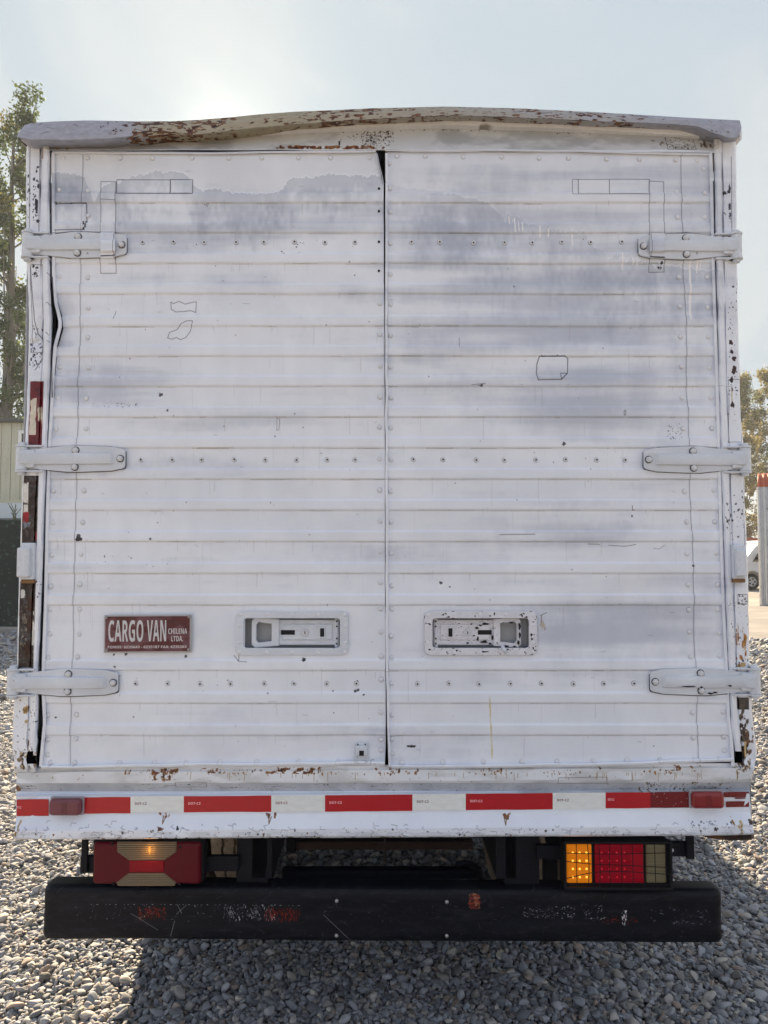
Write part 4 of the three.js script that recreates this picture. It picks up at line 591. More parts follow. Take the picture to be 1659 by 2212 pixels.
// --- red marker lamps on the sill
const redLens = (c, e = 0) => new THREE.MeshPhysicalMaterial({ color: rgb(...c), roughness: 0.36, specularIntensity: 0.45, side: THREE.DoubleSide, emissive: rgb(...c), emissiveIntensity: e });
function marker(x0, y0, x1, y1, c, rough) {
  const g = group('side_marker_lamp', truck), a = at(x0, y1, 0.03), b = at(x1, y0, 0.03);
  mesh('lamp_base', box(a.x - 0.003, b.x + 0.003, a.y - 0.003, b.y + 0.003, 0.01, 0.018, 0.004), std([0.32, 0.28, 0.3], 0.6), g);
  mesh('lamp_lens', box(a.x, b.x, a.y, b.y, 0.014, 0.038, 0.012), new THREE.MeshPhysicalMaterial({ color: rgb(...c), roughness: rough, clearcoat: 0.3, clearcoatRoughness: 0.4 }), g);
  const mid = (a.x + b.x) / 2; for (let i = 0; i < 5; i++) mesh('lens_ridge', box(mid - 0.009, mid + 0.009, lerp(a.y, b.y, 0.2 + i * 0.15) - 0.0016, lerp(a.y, b.y, 0.2 + i * 0.15) + 0.0016, 0.036, 0.0395, 0.001), std([c[0] * 0.8, c[1] * 0.8, c[2] * 0.8], 0.4), g);
}
marker(106, 1726, 176, 1762, [0.16, 0.035, 0.05], 0.5); marker(1495, 1711, 1564, 1747, [0.22, 0.008, 0.012], 0.25);

// --- tail lamp, left: one long red lens with two amber windows
{
  const g = group('tail_lamp', truck), Z = -0.03, A = at(197, 1913, Z), B = at(437, 1818, Z), u = mm(Z), X = (px) => A.x + (px - 197) * u, Yv = (py) => A.y - (py - 1913) * u;
  g.userData.label = 'long dark red tail lamp with two amber windows';
  mesh('lamp_housing', box(A.x - 0.002, B.x + 0.002, A.y, B.y + 0.006, Z - 0.07, Z - 0.008, 0.012), soot, g);
  const top = sheet([0, 1].map((j) => [[205, 1812], [214, 1806], [330, 1806], [424, 1805], [436, 1814]].map(([x, y]) => V(X(x), Yv(y), j ? Z - 0.012 : Z - 0.07))), { crease: 0.5 }); mesh('housing_top', top, soot, g);
  mesh('red_lens', box(A.x + 0.004, B.x - 0.004, A.y + 0.003, B.y - 0.003, Z - 0.02, Z + 0.002, 0.012), redLens([0.095, 0.002, 0.009]), g);
  const trap = (pts, name, mat, z0, d) => mesh(name, new THREE.ExtrudeGeometry(new THREE.Shape(pts.map(([x, y]) => new THREE.Vector2(X(x), Yv(y)))), { depth: d, bevelEnabled: true, bevelSize: 0.0012, bevelThickness: 0.001, bevelSegments: 2 }).translate(0, 0, z0), mat, g);
  const amber = new THREE.MeshPhysicalMaterial({ color: rgb(0.125, 0.088, 0.052), roughness: 0.3, clearcoat: 0.2, clearcoatRoughness: 0.3 }), amberRib = std([0.19, 0.145, 0.092], 0.3);
  trap([[252, 1823], [376, 1823], [376, 1842], [351, 1859], [277, 1859], [252, 1842]], 'amber_window', amber, Z - 0.002, 0.005); trap([[277, 1887], [351, 1887], [376, 1906], [372, 1912], [256, 1912], [252, 1906]], 'amber_window', amber, Z - 0.002, 0.005);
  for (let i = 0; i < 8; i++) { const y = 1826 + i * 4.3, e = Math.max(0, y - 1842) * 1.5; mesh('lens_ridge', box(X(253 + e), X(375 - e), Yv(y) - 0.0017, Yv(y) + 0.0017, Z + 0.003, Z + 0.0068, 0.001), amberRib, g); }
  for (let i = 0; i < 6; i++) { const y = 1889 + i * 4.1, e = Math.max(0, 1906 - y) * 1.35; mesh('lens_ridge', box(X(253 + e), X(375 - e), Yv(y) - 0.0017, Yv(y) + 0.0017, Z + 0.003, Z + 0.0068, 0.001), amberRib, g); }
  mesh('red_reflector', box(X(277), X(351), Yv(1885), Yv(1861), Z - 0.004, Z + 0.0045, 0.003), redLens([0.22, 0.003, 0.012]), g);
  for (const [x, y] of [[241, 1826], [384, 1833], [244, 1908], [384, 1909]]) { mesh('lens_screw', cyl(0.0042, 0.0042, 0.004, 10).rotateX(Math.PI / 2).translate(X(x), Yv(y), Z + 0.003), soot, g); }
  // the bulb behind the ribs, just alight
  mesh('lamp_bulb', new THREE.SphereGeometry(0.006, 14, 10).scale(0.55, 2.1, 0.35).translate(X(320), Yv(1838), Z + 0.0042), new THREE.MeshStandardMaterial({ color: rgb(0.5, 0.2, 0.03), emissive: rgb(1, 0.3, 0.03), emissiveIntensity: 0.24, roughness: 0.4 }), g);
  const p = new THREE.PointLight(rgb(1, 0.45, 0.08), 0.002); p.position.set(X(320), Yv(1838), Z + 0.02); p.castShadow = true; g.add(p);
}
// --- tail lamp, right: black frame, three lenses, wire guard
{
  const g = group('tail_lamp', truck), Z = -0.03, A = at(1219, 1921, Z), B = at(1446, 1819, Z), u = mm(Z), X = (px) => A.x + (px - 1219) * u, Yv = (py) => A.y - (py - 1921) * u, bx = (x0, y0, x1, y1, z0, z1, r = 0.003) => box(X(x0), X(x1), Yv(y1), Yv(y0), Z + z0, Z + z1, r);
  g.userData.label = 'tail lamp with a lit amber lens behind a wire guard';
  mesh('lamp_housing', bx(1220, 1822, 1444, 1920, -0.07, -0.012, 0.006), soot, g);
  mesh('guard_frame', merge([bx(1218, 1820, 1445, 1825, -0.014, 0.012), bx(1220, 1914, 1446, 1920, -0.014, 0.012), bx(1218, 1820, 1223, 1920, -0.014, 0.011), bx(1440, 1820, 1446, 1920, -0.014, 0.011)]), soot, g);
  const lens = (x0, x1, mat, name) => { mesh(name, bx(x0, 1830, x1, 1910, -0.016, -0.004, 0.005), mat, g); for (let i = 0; i < 11; i++) mesh('lens_ridge', bx(x0 + 3, 1836 + i * 6.4, x1 - 3, 1839.5 + i * 6.4, -0.006, -0.0028, 0.001), mat, g); };
  const am = redLens([0.5, 0.15, 0.008], 0), rd = redLens([0.2, 0.003, 0.012], 0), cl = new THREE.MeshPhysicalMaterial({ color: rgb(0.2, 0.17, 0.09), roughness: 0.3, clearcoat: 0.4, clearcoatRoughness: 0.3 });
  am.emissive = rgb(1, 0.27, 0.005); am.emissiveIntensity = 0.09; rd.emissive = rgb(1, 0.0, 0.03); rd.emissiveIntensity = 0.018;
  lens(1226, 1279, am, 'lamp_lens_amber'); lens(1286, 1390, rd, 'lamp_lens_red'); lens(1394, 1436, cl, 'lamp_lens_clear');
  mesh('red_reflector', bx(1359, 1847, 1386, 1899, -0.01, -0.002, 0.003), redLens([0.32, 0.005, 0.016], 0.03), g);
  const led = new THREE.MeshStandardMaterial({ color: rgb(0.6, 0.3, 0.03), emissive: rgb(1, 0.5, 0.06), emissiveIntensity: 0.42, roughness: 0.4 }), ledR = new THREE.MeshStandardMaterial({ color: rgb(0.5, 0.01, 0.02), emissive: rgb(1, 0.01, 0.04), emissiveIntensity: 0.05, roughness: 0.4 }), lg = new THREE.SphereGeometry(0.0036, 10, 8).scale(1, 1, 0.5);
  for (let j = 0; j < 4; j++) { for (let i = 0; i < 3; i++) { const m = mesh('lamp_led', lg, led, g); m.position.set(X(1238 + i * 14.5), Yv(1846 + j * 16.8), Z - 0.002); } for (let i = 0; i < 4; i++) { const m = mesh('lamp_led', lg, ledR, g); m.position.set(X(1299 + i * 16), Yv(1846 + j * 16.8), Z - 0.002); } }
  for (let i = 0; i < 9; i++) { const x = 1243 + i * 23.5, k = (rv() - 0.5) * 5; mesh('guard_wire', tube([V(X(x), Yv(1824), Z + 0.014), V(X(x + k), Yv(1868), Z + 0.016), V(X(x + 1), Yv(1914), Z + 0.014)], 0.0013, 14, 5), soot, g); }
  for (const [a, b, c] of [[1842, 1843, 1841], [1859, 1866, 1872], [1888, 1879, 1886], [1906, 1903, 1908]]) mesh('guard_wire', tube([V(X(1221), Yv(a + (b - a) * 0 + (a === 1888 ? 6 : 0)), Z + 0.0155), V(X(1275), Yv(lerp(a, b, 0.7)), Z + 0.0175), V(X(1330), Yv(b), Z + 0.018), V(X(1395), Yv(lerp(b, c, 0.5)), Z + 0.017), V(X(1442), Yv(c), Z + 0.0155)], 0.0013, 30, 5), soot, g);
  const l = new THREE.RectAreaLight(rgb(1, 0.3, 0.01), 0.45, 50 * u, 78 * u); l.position.set(X(1252), Yv(1870), Z + 0.0005); l.lookAt(l.position.x, l.position.y, 5); g.add(l);
}

// --- bumper
{
  const W = 2048, H = 256, c = canvas(W, H), g = c.getContext('2d'), im = g.createImageData(W, H), r = rng(17);
  for (let j = 0; j < H; j++) for (let i = 0; i < W; i++) { const k = 0.75 + 0.5 * fbm(i * 0.01, j * 0.03, 3, 4) + (hash(i, j, 6) - 0.5) * 0.2, dust = smooth(0.5, 0.75, fbm(i * 0.02 + 9, j * 0.05, 8, 5)) * 14, o = (j * W + i) * 4; im.data[o] = 17 * k + dust * 0.7; im.data[o + 1] = 18 * k + dust * 0.66; im.data[o + 2] = 25 * k + dust * 0.6; im.data[o + 3] = 255; }
  g.putImageData(im, 0, 0);
  const U = (px) => (px - 95) / 1464 * W, Vv = (py) => (py - 1918) / 116 * H;
  const scr = (x0, y0, x1, y1, n, inks, l, w = 1.2, vert = 0) => { for (let i = 0; i < n; i++) { g.strokeStyle = inks[Math.floor(r() * inks.length)]; g.lineWidth = w * (0.4 + r()); const x = U(lerp(x0, x1, r())), y = Vv(lerp(y0, y1, r())), t = vert ? 1.4 + r() * 0.3 : r() * 6.3, q = l * (0.3 + r()); g.beginPath(); g.moveTo(x, y); g.lineTo(x + q * Math.cos(t), y + q * Math.sin(t)); g.stroke(); } };
  for (let i = 0; i < 900; i++) { const x = r() * W, y = r() * H; g.fillStyle = `rgba(${92 + r() * 30 | 0},${84 + r() * 26 | 0},${74 + r() * 22 | 0},${0.05 + r() * 0.16})`; g.beginPath(); g.ellipse(x, y, 1 + r() * 9, 0.6 + r() * 2.4, (r() - 0.5) * 0.8, 0, 7); g.fill(); }
  for (let i = 0; i < 240; i++) { const x = r() * W; g.fillStyle = `rgba(120,108,94,${0.06 + r() * 0.2})`; g.beginPath(); g.ellipse(x, H - r() * r() * 70, 1 + r() * 4, 1 + r() * 3, 0, 0, 7); g.fill(); }
  const pale = ['#b9bcc2', '#8c9098', '#5f636b', '#d6d8da'], red = ['#8c1a14', '#5c1410', '#a82a1c', '#301010', '#1c1214'];
  scr(300, 1960, 362, 1984, 190, red, 14, 1.1, 1); scr(315, 1962, 350, 1980, 60, red, 10, 1.6, 1); scr(572, 1960, 648, 1984, 260, red, 16, 1.2, 1); scr(1300, 1976, 1375, 1988, 60, red.slice(1), 14, 1.6, 0); scr(485, 1956, 560, 1986, 90, pale, 12, 1, 1); scr(550, 1952, 600, 1986, 60, pale, 12, 1, 1); scr(1130, 1955, 1240, 1980, 110, pale, 7, 1.3); scr(1255, 1950, 1300, 1985, 40, pale, 9, 1.3); scr(150, 1950, 420, 1990, 50, pale, 6, 1); scr(420, 1955, 560, 1985, 50, pale, 7, 1); scr(1400, 1955, 1530, 1990, 60, pale, 8, 1); scr(700, 1955, 1120, 1990, 90, ['#4a4d55', '#5f636b', '#3a3c44'], 10, 1); scr(1340, 1960, 1350, 1988, 30, ['#d8d8dc', '#aeb0b6'], 12, 2, 1);
  scr(100, 1920, 1555, 2030, 300, ['#3a3c44', '#33353c', '#4a4a4c', '#2a2c33'], 26, 1);
  for (const [a, b, e, f] of [[285, 1975, 345, 2010], [385, 1955, 395, 1975], [385, 1975, 405, 1956], [700, 1975, 760, 2030], [380, 1990, 372, 2024]]) { g.strokeStyle = '#8d8f94'; g.lineWidth = 1.4; g.beginPath(); g.moveTo(U(a), Vv(b)); g.lineTo(U(e), Vv(f)); g.stroke(); }
  for (let i = 0; i < 160; i++) { g.fillStyle = ['#5a2a20', '#7c3426', '#8f5a46', '#3a2420'][i % 4]; g.beginPath(); g.ellipse(U(1015 + r() * 18), Vv(1930 + r() * 28), 2 + r() * 6, 2 + r() * 6, 0, 0, 7); g.fill(); }
  g.strokeStyle = '#aeb0b6'; g.setLineDash([3, 14, 5, 22, 2, 9]); g.lineWidth = 2; g.beginPath(); g.moveTo(U(200), Vv(1956)); g.lineTo(U(660), Vv(1955)); g.stroke(); g.setLineDash([]);
  const t = texture(c), b = group('rear_bumper', truck), Z = -0.06, u = mm(Z), A = at(90, 1974, Z), B = at(1564, 1983, Z), w = B.x - A.x, hgt = 112 * u, dep = 0.075;
  b.position.set((A.x + B.x) / 2, (A.y + B.y) / 2, Z - dep / 2); b.rotation.z = Math.atan2(B.y - A.y, w); b.userData.label = 'black steel bumper with scraped red and white remains';
  const prof = [], R = 0.022; for (let i = 0; i <= 24; i++) { const a = Math.PI / 2 - i / 24 * Math.PI; } // rounded section
  const sec = []; const arc = (cx, cy, a0, a1) => { for (let i = 0; i <= 6; i++) { const a = lerp(a0, a1, i / 6); sec.push([cx + R * Math.cos(a), cy + R * Math.sin(a)]); } };
  sec.push([-dep / 2, hgt / 2 - 0.002]); arc(dep / 2 - R, hgt / 2 - R, Math.PI / 2, 0); for (let i = 1; i < 6; i++) sec.push([dep / 2 - 0.002 * Math.sin(i / 6 * Math.PI), lerp(hgt / 2 - R, -hgt / 2 + R, i / 6)]); arc(dep / 2 - R, -hgt / 2 + R, 0, -Math.PI / 2); sec.push([-dep / 2, -hgt / 2]); sec.push([-dep / 2, hgt / 2 - 0.002]);
  const cols = []; for (let i = 0; i <= 70; i++) { const x = lerp(-w / 2, w / 2, i / 70); cols.push(x); } cols.splice(1, 0, -w / 2 + 0.004, -w / 2 + 0.012, -w / 2 + 0.024); cols.splice(cols.length - 1, 0, w / 2 - 0.024, w / 2 - 0.012, w / 2 - 0.004);
  const rows = cols.map((x) => { const e = Math.min(x + w / 2, w / 2 - x), q = e > 0.022 ? 1 : Math.sqrt(Math.max(0, 1 - (1 - e / 0.022) ** 2)); return sec.map(([z, y]) => V(x, y * (0.88 + 0.12 * q) + (noise(x * 5, y * 9, 4) - 0.5) * 0.004, (z + dep / 2) * (0.72 + 0.28 * q) - dep / 2 + (noise(x * 4, y * 7, 8) - 0.5) * 0.005)); });
  const ends = [rows[0], rows[rows.length - 1]].map((rw) => { const cx = rw.reduce((a, p) => a.add(p), V(0, 0, 0)).multiplyScalar(1 / rw.length); return [rw.map((p) => p.clone()), rw.map(() => cx.clone())]; });
  const uvB = (p) => [(p.x + w / 2) / w, (p.y + hgt / 2) / hgt], mat = new THREE.MeshPhysicalMaterial({ map: t, roughness: 0.5, specularIntensity: 0.4, side: THREE.DoubleSide });
  mesh('bumper_beam', merge([sheet(rows, { crease: 0.6, uv: uvB }), ...ends.map((e) => sheet(e, { crease: 0.3, uv: uvB }))]), mat, b);
  for (const [x, y] of [[727, 1946], [965, 1947], [727, 2021], [965, 2020]]) { const p = at(x, y, Z), m = mesh('bumper_bolt', hexGeo, std([0.5, 0.5, 0.5], 0.35, { metalness: 0.7 }), b); m.position.set(p.x - b.position.x, p.y - b.position.y, dep / 2 - 0.001); m.scale.setScalar(0.62); }
}
// --- chassis, brackets, axle parts
{
  const bx = (name, x0, x1, y0, y1, z0, z1, mat = blackSteel, r = 0.004) => mesh(name, box(x0, x1, y0, y1, z0, z1, r), mat, truck);
  for (const s of [-1, 1]) {
    bx('frame_rail', s * 0.37, s * 0.44, 0.6, 0.78, -6.2, -0.1);
    const a = s < 0 ? at(510, 1922, -0.1) : at(1090, 1925, -0.1), b = s < 0 ? at(580, 1800, -0.1) : at(1165, 1800, -0.1); bx('bumper_bracket', a.x, b.x, a.y - 0.04, b.y + 0.02, -0.16, -0.1);
    const x = s * 0.395; mesh('bracket_plate', new THREE.ExtrudeGeometry(new THREE.Shape([[-0.12, a.y - 0.04], [-0.44, a.y - 0.0], [-0.9, 0.5], [-0.98, 0.7], [-0.12, 0.78]].map(([z, y]) => new THREE.Vector2(-z, y))), { depth: 0.008, bevelEnabled: false }).rotateY(Math.PI / 2).translate(x, 0, 0), blackSteel, truck);
  }
  let p = at(605, 1902, -0.3), q = at(1045, 1880, -0.3); bx('cross_tube', p.x, q.x, p.y, q.y, -0.345, -0.3, blackSteel, 0.014);
  p = at(618, 1836, -0.7); q = at(1022, 1818, -0.7); bx('carrier_bar', p.x, q.x, p.y, q.y, -0.74, -0.7, rustSteel); bx('carrier_block', at(618, 1840, -0.69).x, at(638, 1840, -0.69).x, at(618, 1842, -0.69).y, at(618, 1806, -0.69).y, -0.72, -0.685, blackSteel);
  p = at(800, 1818, -1.0); q = at(880, 1808, -1.0); bx('axle_casing', -0.75, 0.75, 0.36, 0.5, -1.54, -1.4, soot, 0.05);
  mesh('hanging_strap', tube([at(829, 1800, -0.4), at(833, 1830, -0.41), at(831, 1850, -0.4), at(834, 1862, -0.41)], 0.004, 16, 6), rustSteel, truck);
  mesh('cable', tube([at(985, 1868, -0.28), at(1010, 1864, -0.28), at(1030, 1876, -0.28), at(1042, 1905, -0.28), at(1045, 1925, -0.2)], 0.011, 24, 8), soot, truck);
  // lamp hangers
  p = at(170, 1887, -0.05); q = at(190, 1806, -0.05); bx('lamp_hanger', p.x + 0.006, q.x, p.y, q.y, -0.06, -0.05); p = at(172, 1887, -0.062); q = at(198, 1850, -0.062); bx('lamp_arm', p.x, q.x + 0.02, p.y, q.y, -0.08, -0.062);
  p = at(437, 1883, -0.08); q = at(515, 1850, -0.08); bx('lamp_arm', p.x - 0.02, q.x, p.y, q.y, -0.1, -0.08);
  p = at(1483, 1857, -0.05); q = at(1500, 1798, -0.05); bx('lamp_hanger', p.x, q.x, p.y, q.y, -0.06, -0.05); p = at(1440, 1851, -0.062); q = at(1499, 1820, -0.062); bx('lamp_arm', p.x - 0.02, q.x, p.y, q.y, -0.08, -0.062);
  const bolt = mesh('arm_bolt', hexGeo, boltMat, truck); bolt.position.copy(at(1451, 1836, -0.06)); bolt.scale.setScalar(0.6);
  p = at(1160, 1856, -0.08); q = at(1222, 1826, -0.08); bx('lamp_arm', p.x, q.x + 0.02, p.y, q.y, -0.1, -0.08);
  for (const [x0, y0, x1, y1, z] of [[1180, 1802, 1280, 1822, -0.5], [1175, 1858, 1205, 1918, -0.55]]) { const a = at(x0, y1, z), b = at(x1, y0, z); bx('mudguard_stay', a.x, b.x, a.y, b.y, z - 0.03, z, soot); }
  // springs
  for (const s of [-1, 1]) for (let i = 0; i < 4; i++) mesh('spring_leaf', tube([V(s * 0.5, 0.58 - i * 0.014, -0.75 - i * 0.12), V(s * 0.5, 0.5 - i * 0.014, -1.47), V(s * 0.5, 0.58 - i * 0.014, -2.2 + i * 0.12)], 0.007, 16, 6).scale(1, 1, 1), soot, truck);
}
// --- wheels: tread blocks cut by wandering grooves
function tyre(x0, x1, z, name) {
  const R = 0.4, w = x1 - x0, g = group(name, truck), n = 96, prof = [[0.02, 0.62], [0, 0.72], [0.0, 0.86], [0.03, 0.95], [0.1, 0.99], [0.2, 1], [0.24, 1], [0.25, 0.965], [0.28, 0.965], [0.29, 1], [0.46, 1], [0.47, 0.965], [0.5, 0.965], [0.51, 1], [0.7, 1], [0.71, 0.965], [0.74, 0.965], [0.75, 1], [0.9, 0.99], [0.97, 0.95], [1, 0.86], [1, 0.72], [0.98, 0.62]];
  const rows = []; for (let i = 0; i <= n * 2; i++) { const a = i / n * Math.PI, wob = ((i % 6) < 3 ? 1 : -1) * 0.012; rows.push(prof.map(([t, r], k) => { const sip = (k < 5 || k > 17) && r > 0.9 && i % 8 === 0 ? 0.975 : 1, rr = R * r * sip; return V(x0 + (t + (k > 5 && k < 18 ? wob : 0)) * w, R - 0.01 + rr * Math.sin(a), z + rr * Math.cos(a)); })); }
  mesh('tyre', sheet(rows, { crease: 0.7, uv: (p) => [p.x * 3, Math.atan2(p.y - R, p.z - z) * 0.8] }), rubber, g);
  const prf = [[0.0, 0.05], [0.1, 0.07], [0.14, 0.1], [0.22, 0.09], [0.25, 0.02]].map(([r, y]) => new THREE.Vector2(r, y - 0.05)); mesh('rim', new THREE.LatheGeometry(prf, 32).rotateZ(-Math.PI / 2).translate((x0 + x1) / 2 + (x0 > 0 ? 0.03 : -0.03), R - 0.01, z), std([0.35, 0.35, 0.36], 0.5), g);
}
for (const z of [-1.45]) { tyre(-1.1, -0.845, z, 'wheel'); tyre(-0.815, -0.56, z, 'wheel'); tyre(0.535, 0.785, z, 'wheel'); tyre(0.825, 1.08, z, 'wheel'); }
tyre(-1.02, -0.79, -5.35, 'wheel'); tyre(0.79, 1.02, -5.35, 'wheel');
{ // cab, ahead of the cargo body
  const cab = group('cab', truck), white = std([0.72, 0.72, 0.73], 0.35), glass = new THREE.MeshPhysicalMaterial({ color: rgb(0.05, 0.06, 0.06), roughness: 0.06, clearcoat: 1 });
  const side = new THREE.Shape([[4.45, 0.55], [6.25, 0.5], [6.28, 1.25], [6.05, 2.2], [5.85, 2.3], [4.45, 2.3]].map(([z, y]) => new THREE.Vector2(z, y)));
  mesh('cab_shell', new THREE.ExtrudeGeometry(side, { depth: 1.8, bevelEnabled: true, bevelSize: 0.05, bevelThickness: 0.05, bevelSegments: 3 }).rotateY(Math.PI / 2).translate(-0.9, 0, 0), white, cab);
  for (const s of [-1, 1]) { mesh('side_window', new THREE.ExtrudeGeometry(new THREE.Shape([[4.85, 1.45], [6.0, 1.4], [5.85, 2.05], [4.85, 2.1]].map(([z, y]) => new THREE.Vector2(z, y))), { depth: 0.01, bevelEnabled: false }).rotateY(Math.PI / 2).translate(s * 0.953 - 0.005, 0, 0), glass, cab); mesh('mirror', box(s * 1.05, s * 1.17, 1.4, 1.75, -5.98, -5.9, 0.02), soot, cab); mesh('mirror_arm', tube([V(s * 0.93, 1.7, -5.8), V(s * 1.1, 1.75, -5.94)], 0.012, 4, 6), soot, cab); }
}

// ---------------------------------------------------------------- what stands round the yard
const DIST = (px, py, d) => at(px, py, EYE.z - d);
// trees: tapered trunk, ascending limbs, crown of many small leaves
const leafMats = {};
function leafMat(key, c) { return leafMats[key] || (leafMats[key] = new THREE.MeshPhysicalMaterial({ color: 0xffffff, vertexColors: true, roughness: 0.9, transmission: 0.5, thickness: 0, side: THREE.DoubleSide })); }
const bark = std(0xffffff, 0.95, { map: speckled([110, 106, 98], ['#5a564e', '#8c867c', '#3c3a36'], 400, 4, 256, 71) });
function treeParts(seed, height, radius, leaves, tones, bare0, clump, size) {
  const r = rng(seed), wood = [], tips = [];
  const trunk = []; for (let i = 0; i <= 8; i++) { const t = i / 8; trunk.push(V((r() - 0.5) * 0.25 * t * radius, t * height * 0.97, (r() - 0.5) * 0.25 * t * radius)); }
  const taper = (pts, r0, r1, n = 8, m = 7) => { const g = tube(pts, 1, n, m), c = new THREE.CatmullRomCurve3(pts, false, 'centripetal'), p = g.attributes.position; for (let i = 0; i <= n; i++) { const q = c.getPointAt(i / n), k = lerp(r0, r1, i / n); for (let j = 0; j <= m; j++) { const o = i * (m + 1) + j; p.setXYZ(o, q.x + (p.getX(o) - q.x) * k, q.y + (p.getY(o) - q.y) * k, q.z + (p.getZ(o) - q.z) * k); } } g.computeVertexNormals(); return g; };
  wood.push(taper(trunk, height * 0.017, 0.02, 12, 9));
  const curve = new THREE.CatmullRomCurve3(trunk, false, 'centripetal'), nl = Math.round(height * 3.2);
  for (let i = 0; i < nl; i++) {
    const t = bare0 + (0.98 - bare0) * (i + r()) / nl, a = r() * 6.283, q = curve.getPointAt(t), wide = radius * (0.35 + 0.65 * Math.sin(Math.PI * clamp(0.12 + 0.86 * ((t - bare0) / (1 - bare0))))) * (0.6 + 0.55 * r()), rise = (0.9 + r() * 1.3) * wide * (radius < 2 ? 1.5 : 0.75);
    const end = V(q.x + Math.cos(a) * wide, Math.min(height * 1.02, q.y + rise), q.z + Math.sin(a) * wide), mid = V(q.x + Math.cos(a) * wide * 0.6, q.y + rise * 0.35, q.z + Math.sin(a) * wide * 0.6);
    wood.push(taper([q, mid, end], height * 0.0042 * (1.15 - t), 0.008, 5, 5));
    for (let k = 0; k < clump; k++) { const s = 0.3 + 0.7 * r(), u = q.clone().lerp(mid, Math.min(1, s * 2)).lerp(end, Math.max(0, s * 2 - 1)); tips.push([u.x + (r() - 0.5) * 0.5 * radius * 0.5, u.y + (r() - 0.5) * 0.5, u.z + (r() - 0.5) * 0.5 * radius * 0.5, 0.16 + 0.26 * r()]); }
  }
  const pos = [], nor = [], col = [], v = V(0, 0, 0), e1 = V(0, 0, 0), e2 = V(0, 0, 0), n = V(0, 0, 0), per = Math.ceil(leaves / tips.length);
  for (const [x, y, z, rad] of tips) { const tone = tones[Math.floor(r() * r() * tones.length)], lit = 0.8 + 0.4 * r(); for (let k = 0; k < per; k++) {
    v.set(x + (r() + r() - 1) * rad * 1.3, y + (r() + r() - 1) * rad * 1.3, z + (r() + r() - 1) * rad * 1.3); e1.set(r() - 0.5, r() - 0.5, r() - 0.5).normalize(); n.set(r() - 0.5, r() - 0.5, r() - 0.5).normalize(); e2.crossVectors(e1, n).normalize(); const s = size * (0.6 + 0.8 * r());
    const c = [[-1, 0], [0, -0.62], [1, 0], [0, 0.62]].map(([p, q]) => [v.x + (e1.x * p + e2.x * q) * s, v.y + (e1.y * p + e2.y * q) * s, v.z + (e1.z * p + e2.z * q) * s]); n.crossVectors(e1, e2);
    const m = lit * (0.85 + 0.3 * r()); for (const i of [0, 1, 2, 0, 2, 3]) { pos.push(...c[i]); nor.push(n.x, n.y, n.z); col.push(tone[0] * m, tone[1] * m, tone[2] * m); }
  } }
  const crown = new THREE.BufferGeometry(); crown.setAttribute('position', new THREE.Float32BufferAttribute(pos, 3)); crown.setAttribute('normal', new THREE.Float32BufferAttribute(nor, 3)); crown.setAttribute('color', new THREE.Float32BufferAttribute(col, 3));
  return { trunk: merge(wood), crown };
}
function plantTree(parts, name, label, pos, turn, set, scale = 1) { const t = thing(name, label, 'tree', [pos[0], pos[1] - 0.06, pos[2]], set); t.rotation.y = turn; t.scale.setScalar(scale); mesh('trunk', parts.trunk, bark, t); mesh('crown', parts.crown, leafMat('leaf'), t); return t; }
const greens = [[0.085, 0.12, 0.035], [0.11, 0.14, 0.045], [0.07, 0.1, 0.03], [0.15, 0.14, 0.035], [0.2, 0.16, 0.04]], autumn = [[0.24, 0.21, 0.08], [0.16, 0.17, 0.06], [0.3, 0.24, 0.08], [0.12, 0.13, 0.05]];
{
  const a = treeParts(5, 17.6, 1.25, 17000, greens, 0.12, 3, 0.06), b = treeParts(9, 16, 1.4, 22000, greens, 0.1, 4, 0.062), c = treeParts(15, 12.6, 1.6, 15000, autumn, 0.08, 3, 0.075), d = treeParts(23, 3.4, 1.6, 9000, greens.slice(0, 3), 0.05, 5, 0.09);
  plantTree(a, 'poplar_tree', 'tallest poplar rising beside the left edge of the truck', [-12.9, 0, -21.7], 0.4);
  plantTree(b, 'poplar_tree', 'slim poplar behind the tallest poplar on the left', [-14.6, 0, -28], 2.1, 'poplars behind the site cabin', 0.9);
  plantTree(b, 'poplar_tree', 'poplar left of the tallest poplar, beyond the site cabin', [-16, 0, -22.5], 4.4, 'poplars behind the site cabin');
  plantTree(a, 'poplar_tree', 'far poplar furthest left behind the site cabin', [-19.6, 0, -24], 3.0, 'poplars behind the site cabin', 0.95);
  plantTree(d, 'shrub', 'dark green bush showing above the site cabin roof', [-11.2, 0.9, -19.6], 0, 'bushes behind the site cabin', 1.15); plantTree(d, 'shrub', 'dark green bush left of the other bush behind the site cabin', [-13.6, 0.9, -20.2], 1.7, 'bushes behind the site cabin', 1.1);
  [[22.2, -42, 0.3, 0.98, 'yellowing tree nearest the truck beyond the white van'], [25.4, -44, 2.2, 1.05, 'yellowing tree behind the corrugated shed'], [28.8, -41.5, 4.1, 0.94, 'yellowing tree right of the shed, second from the right end'], [32.5, -44, 5.3, 1.02, 'yellowing tree at the right end of the row'], [19.4, -45, 1.2, 0.9, 'yellowing tree at the left end of the row'], [24, -48.5, 3.4, 1, 'pale tree at the back of the yellowing row']].forEach(([x, z, t, s, l]) => plantTree(c, 'autumn_tree', l, [x, 0, z], t, 'row of yellowing trees on the right', s));
}
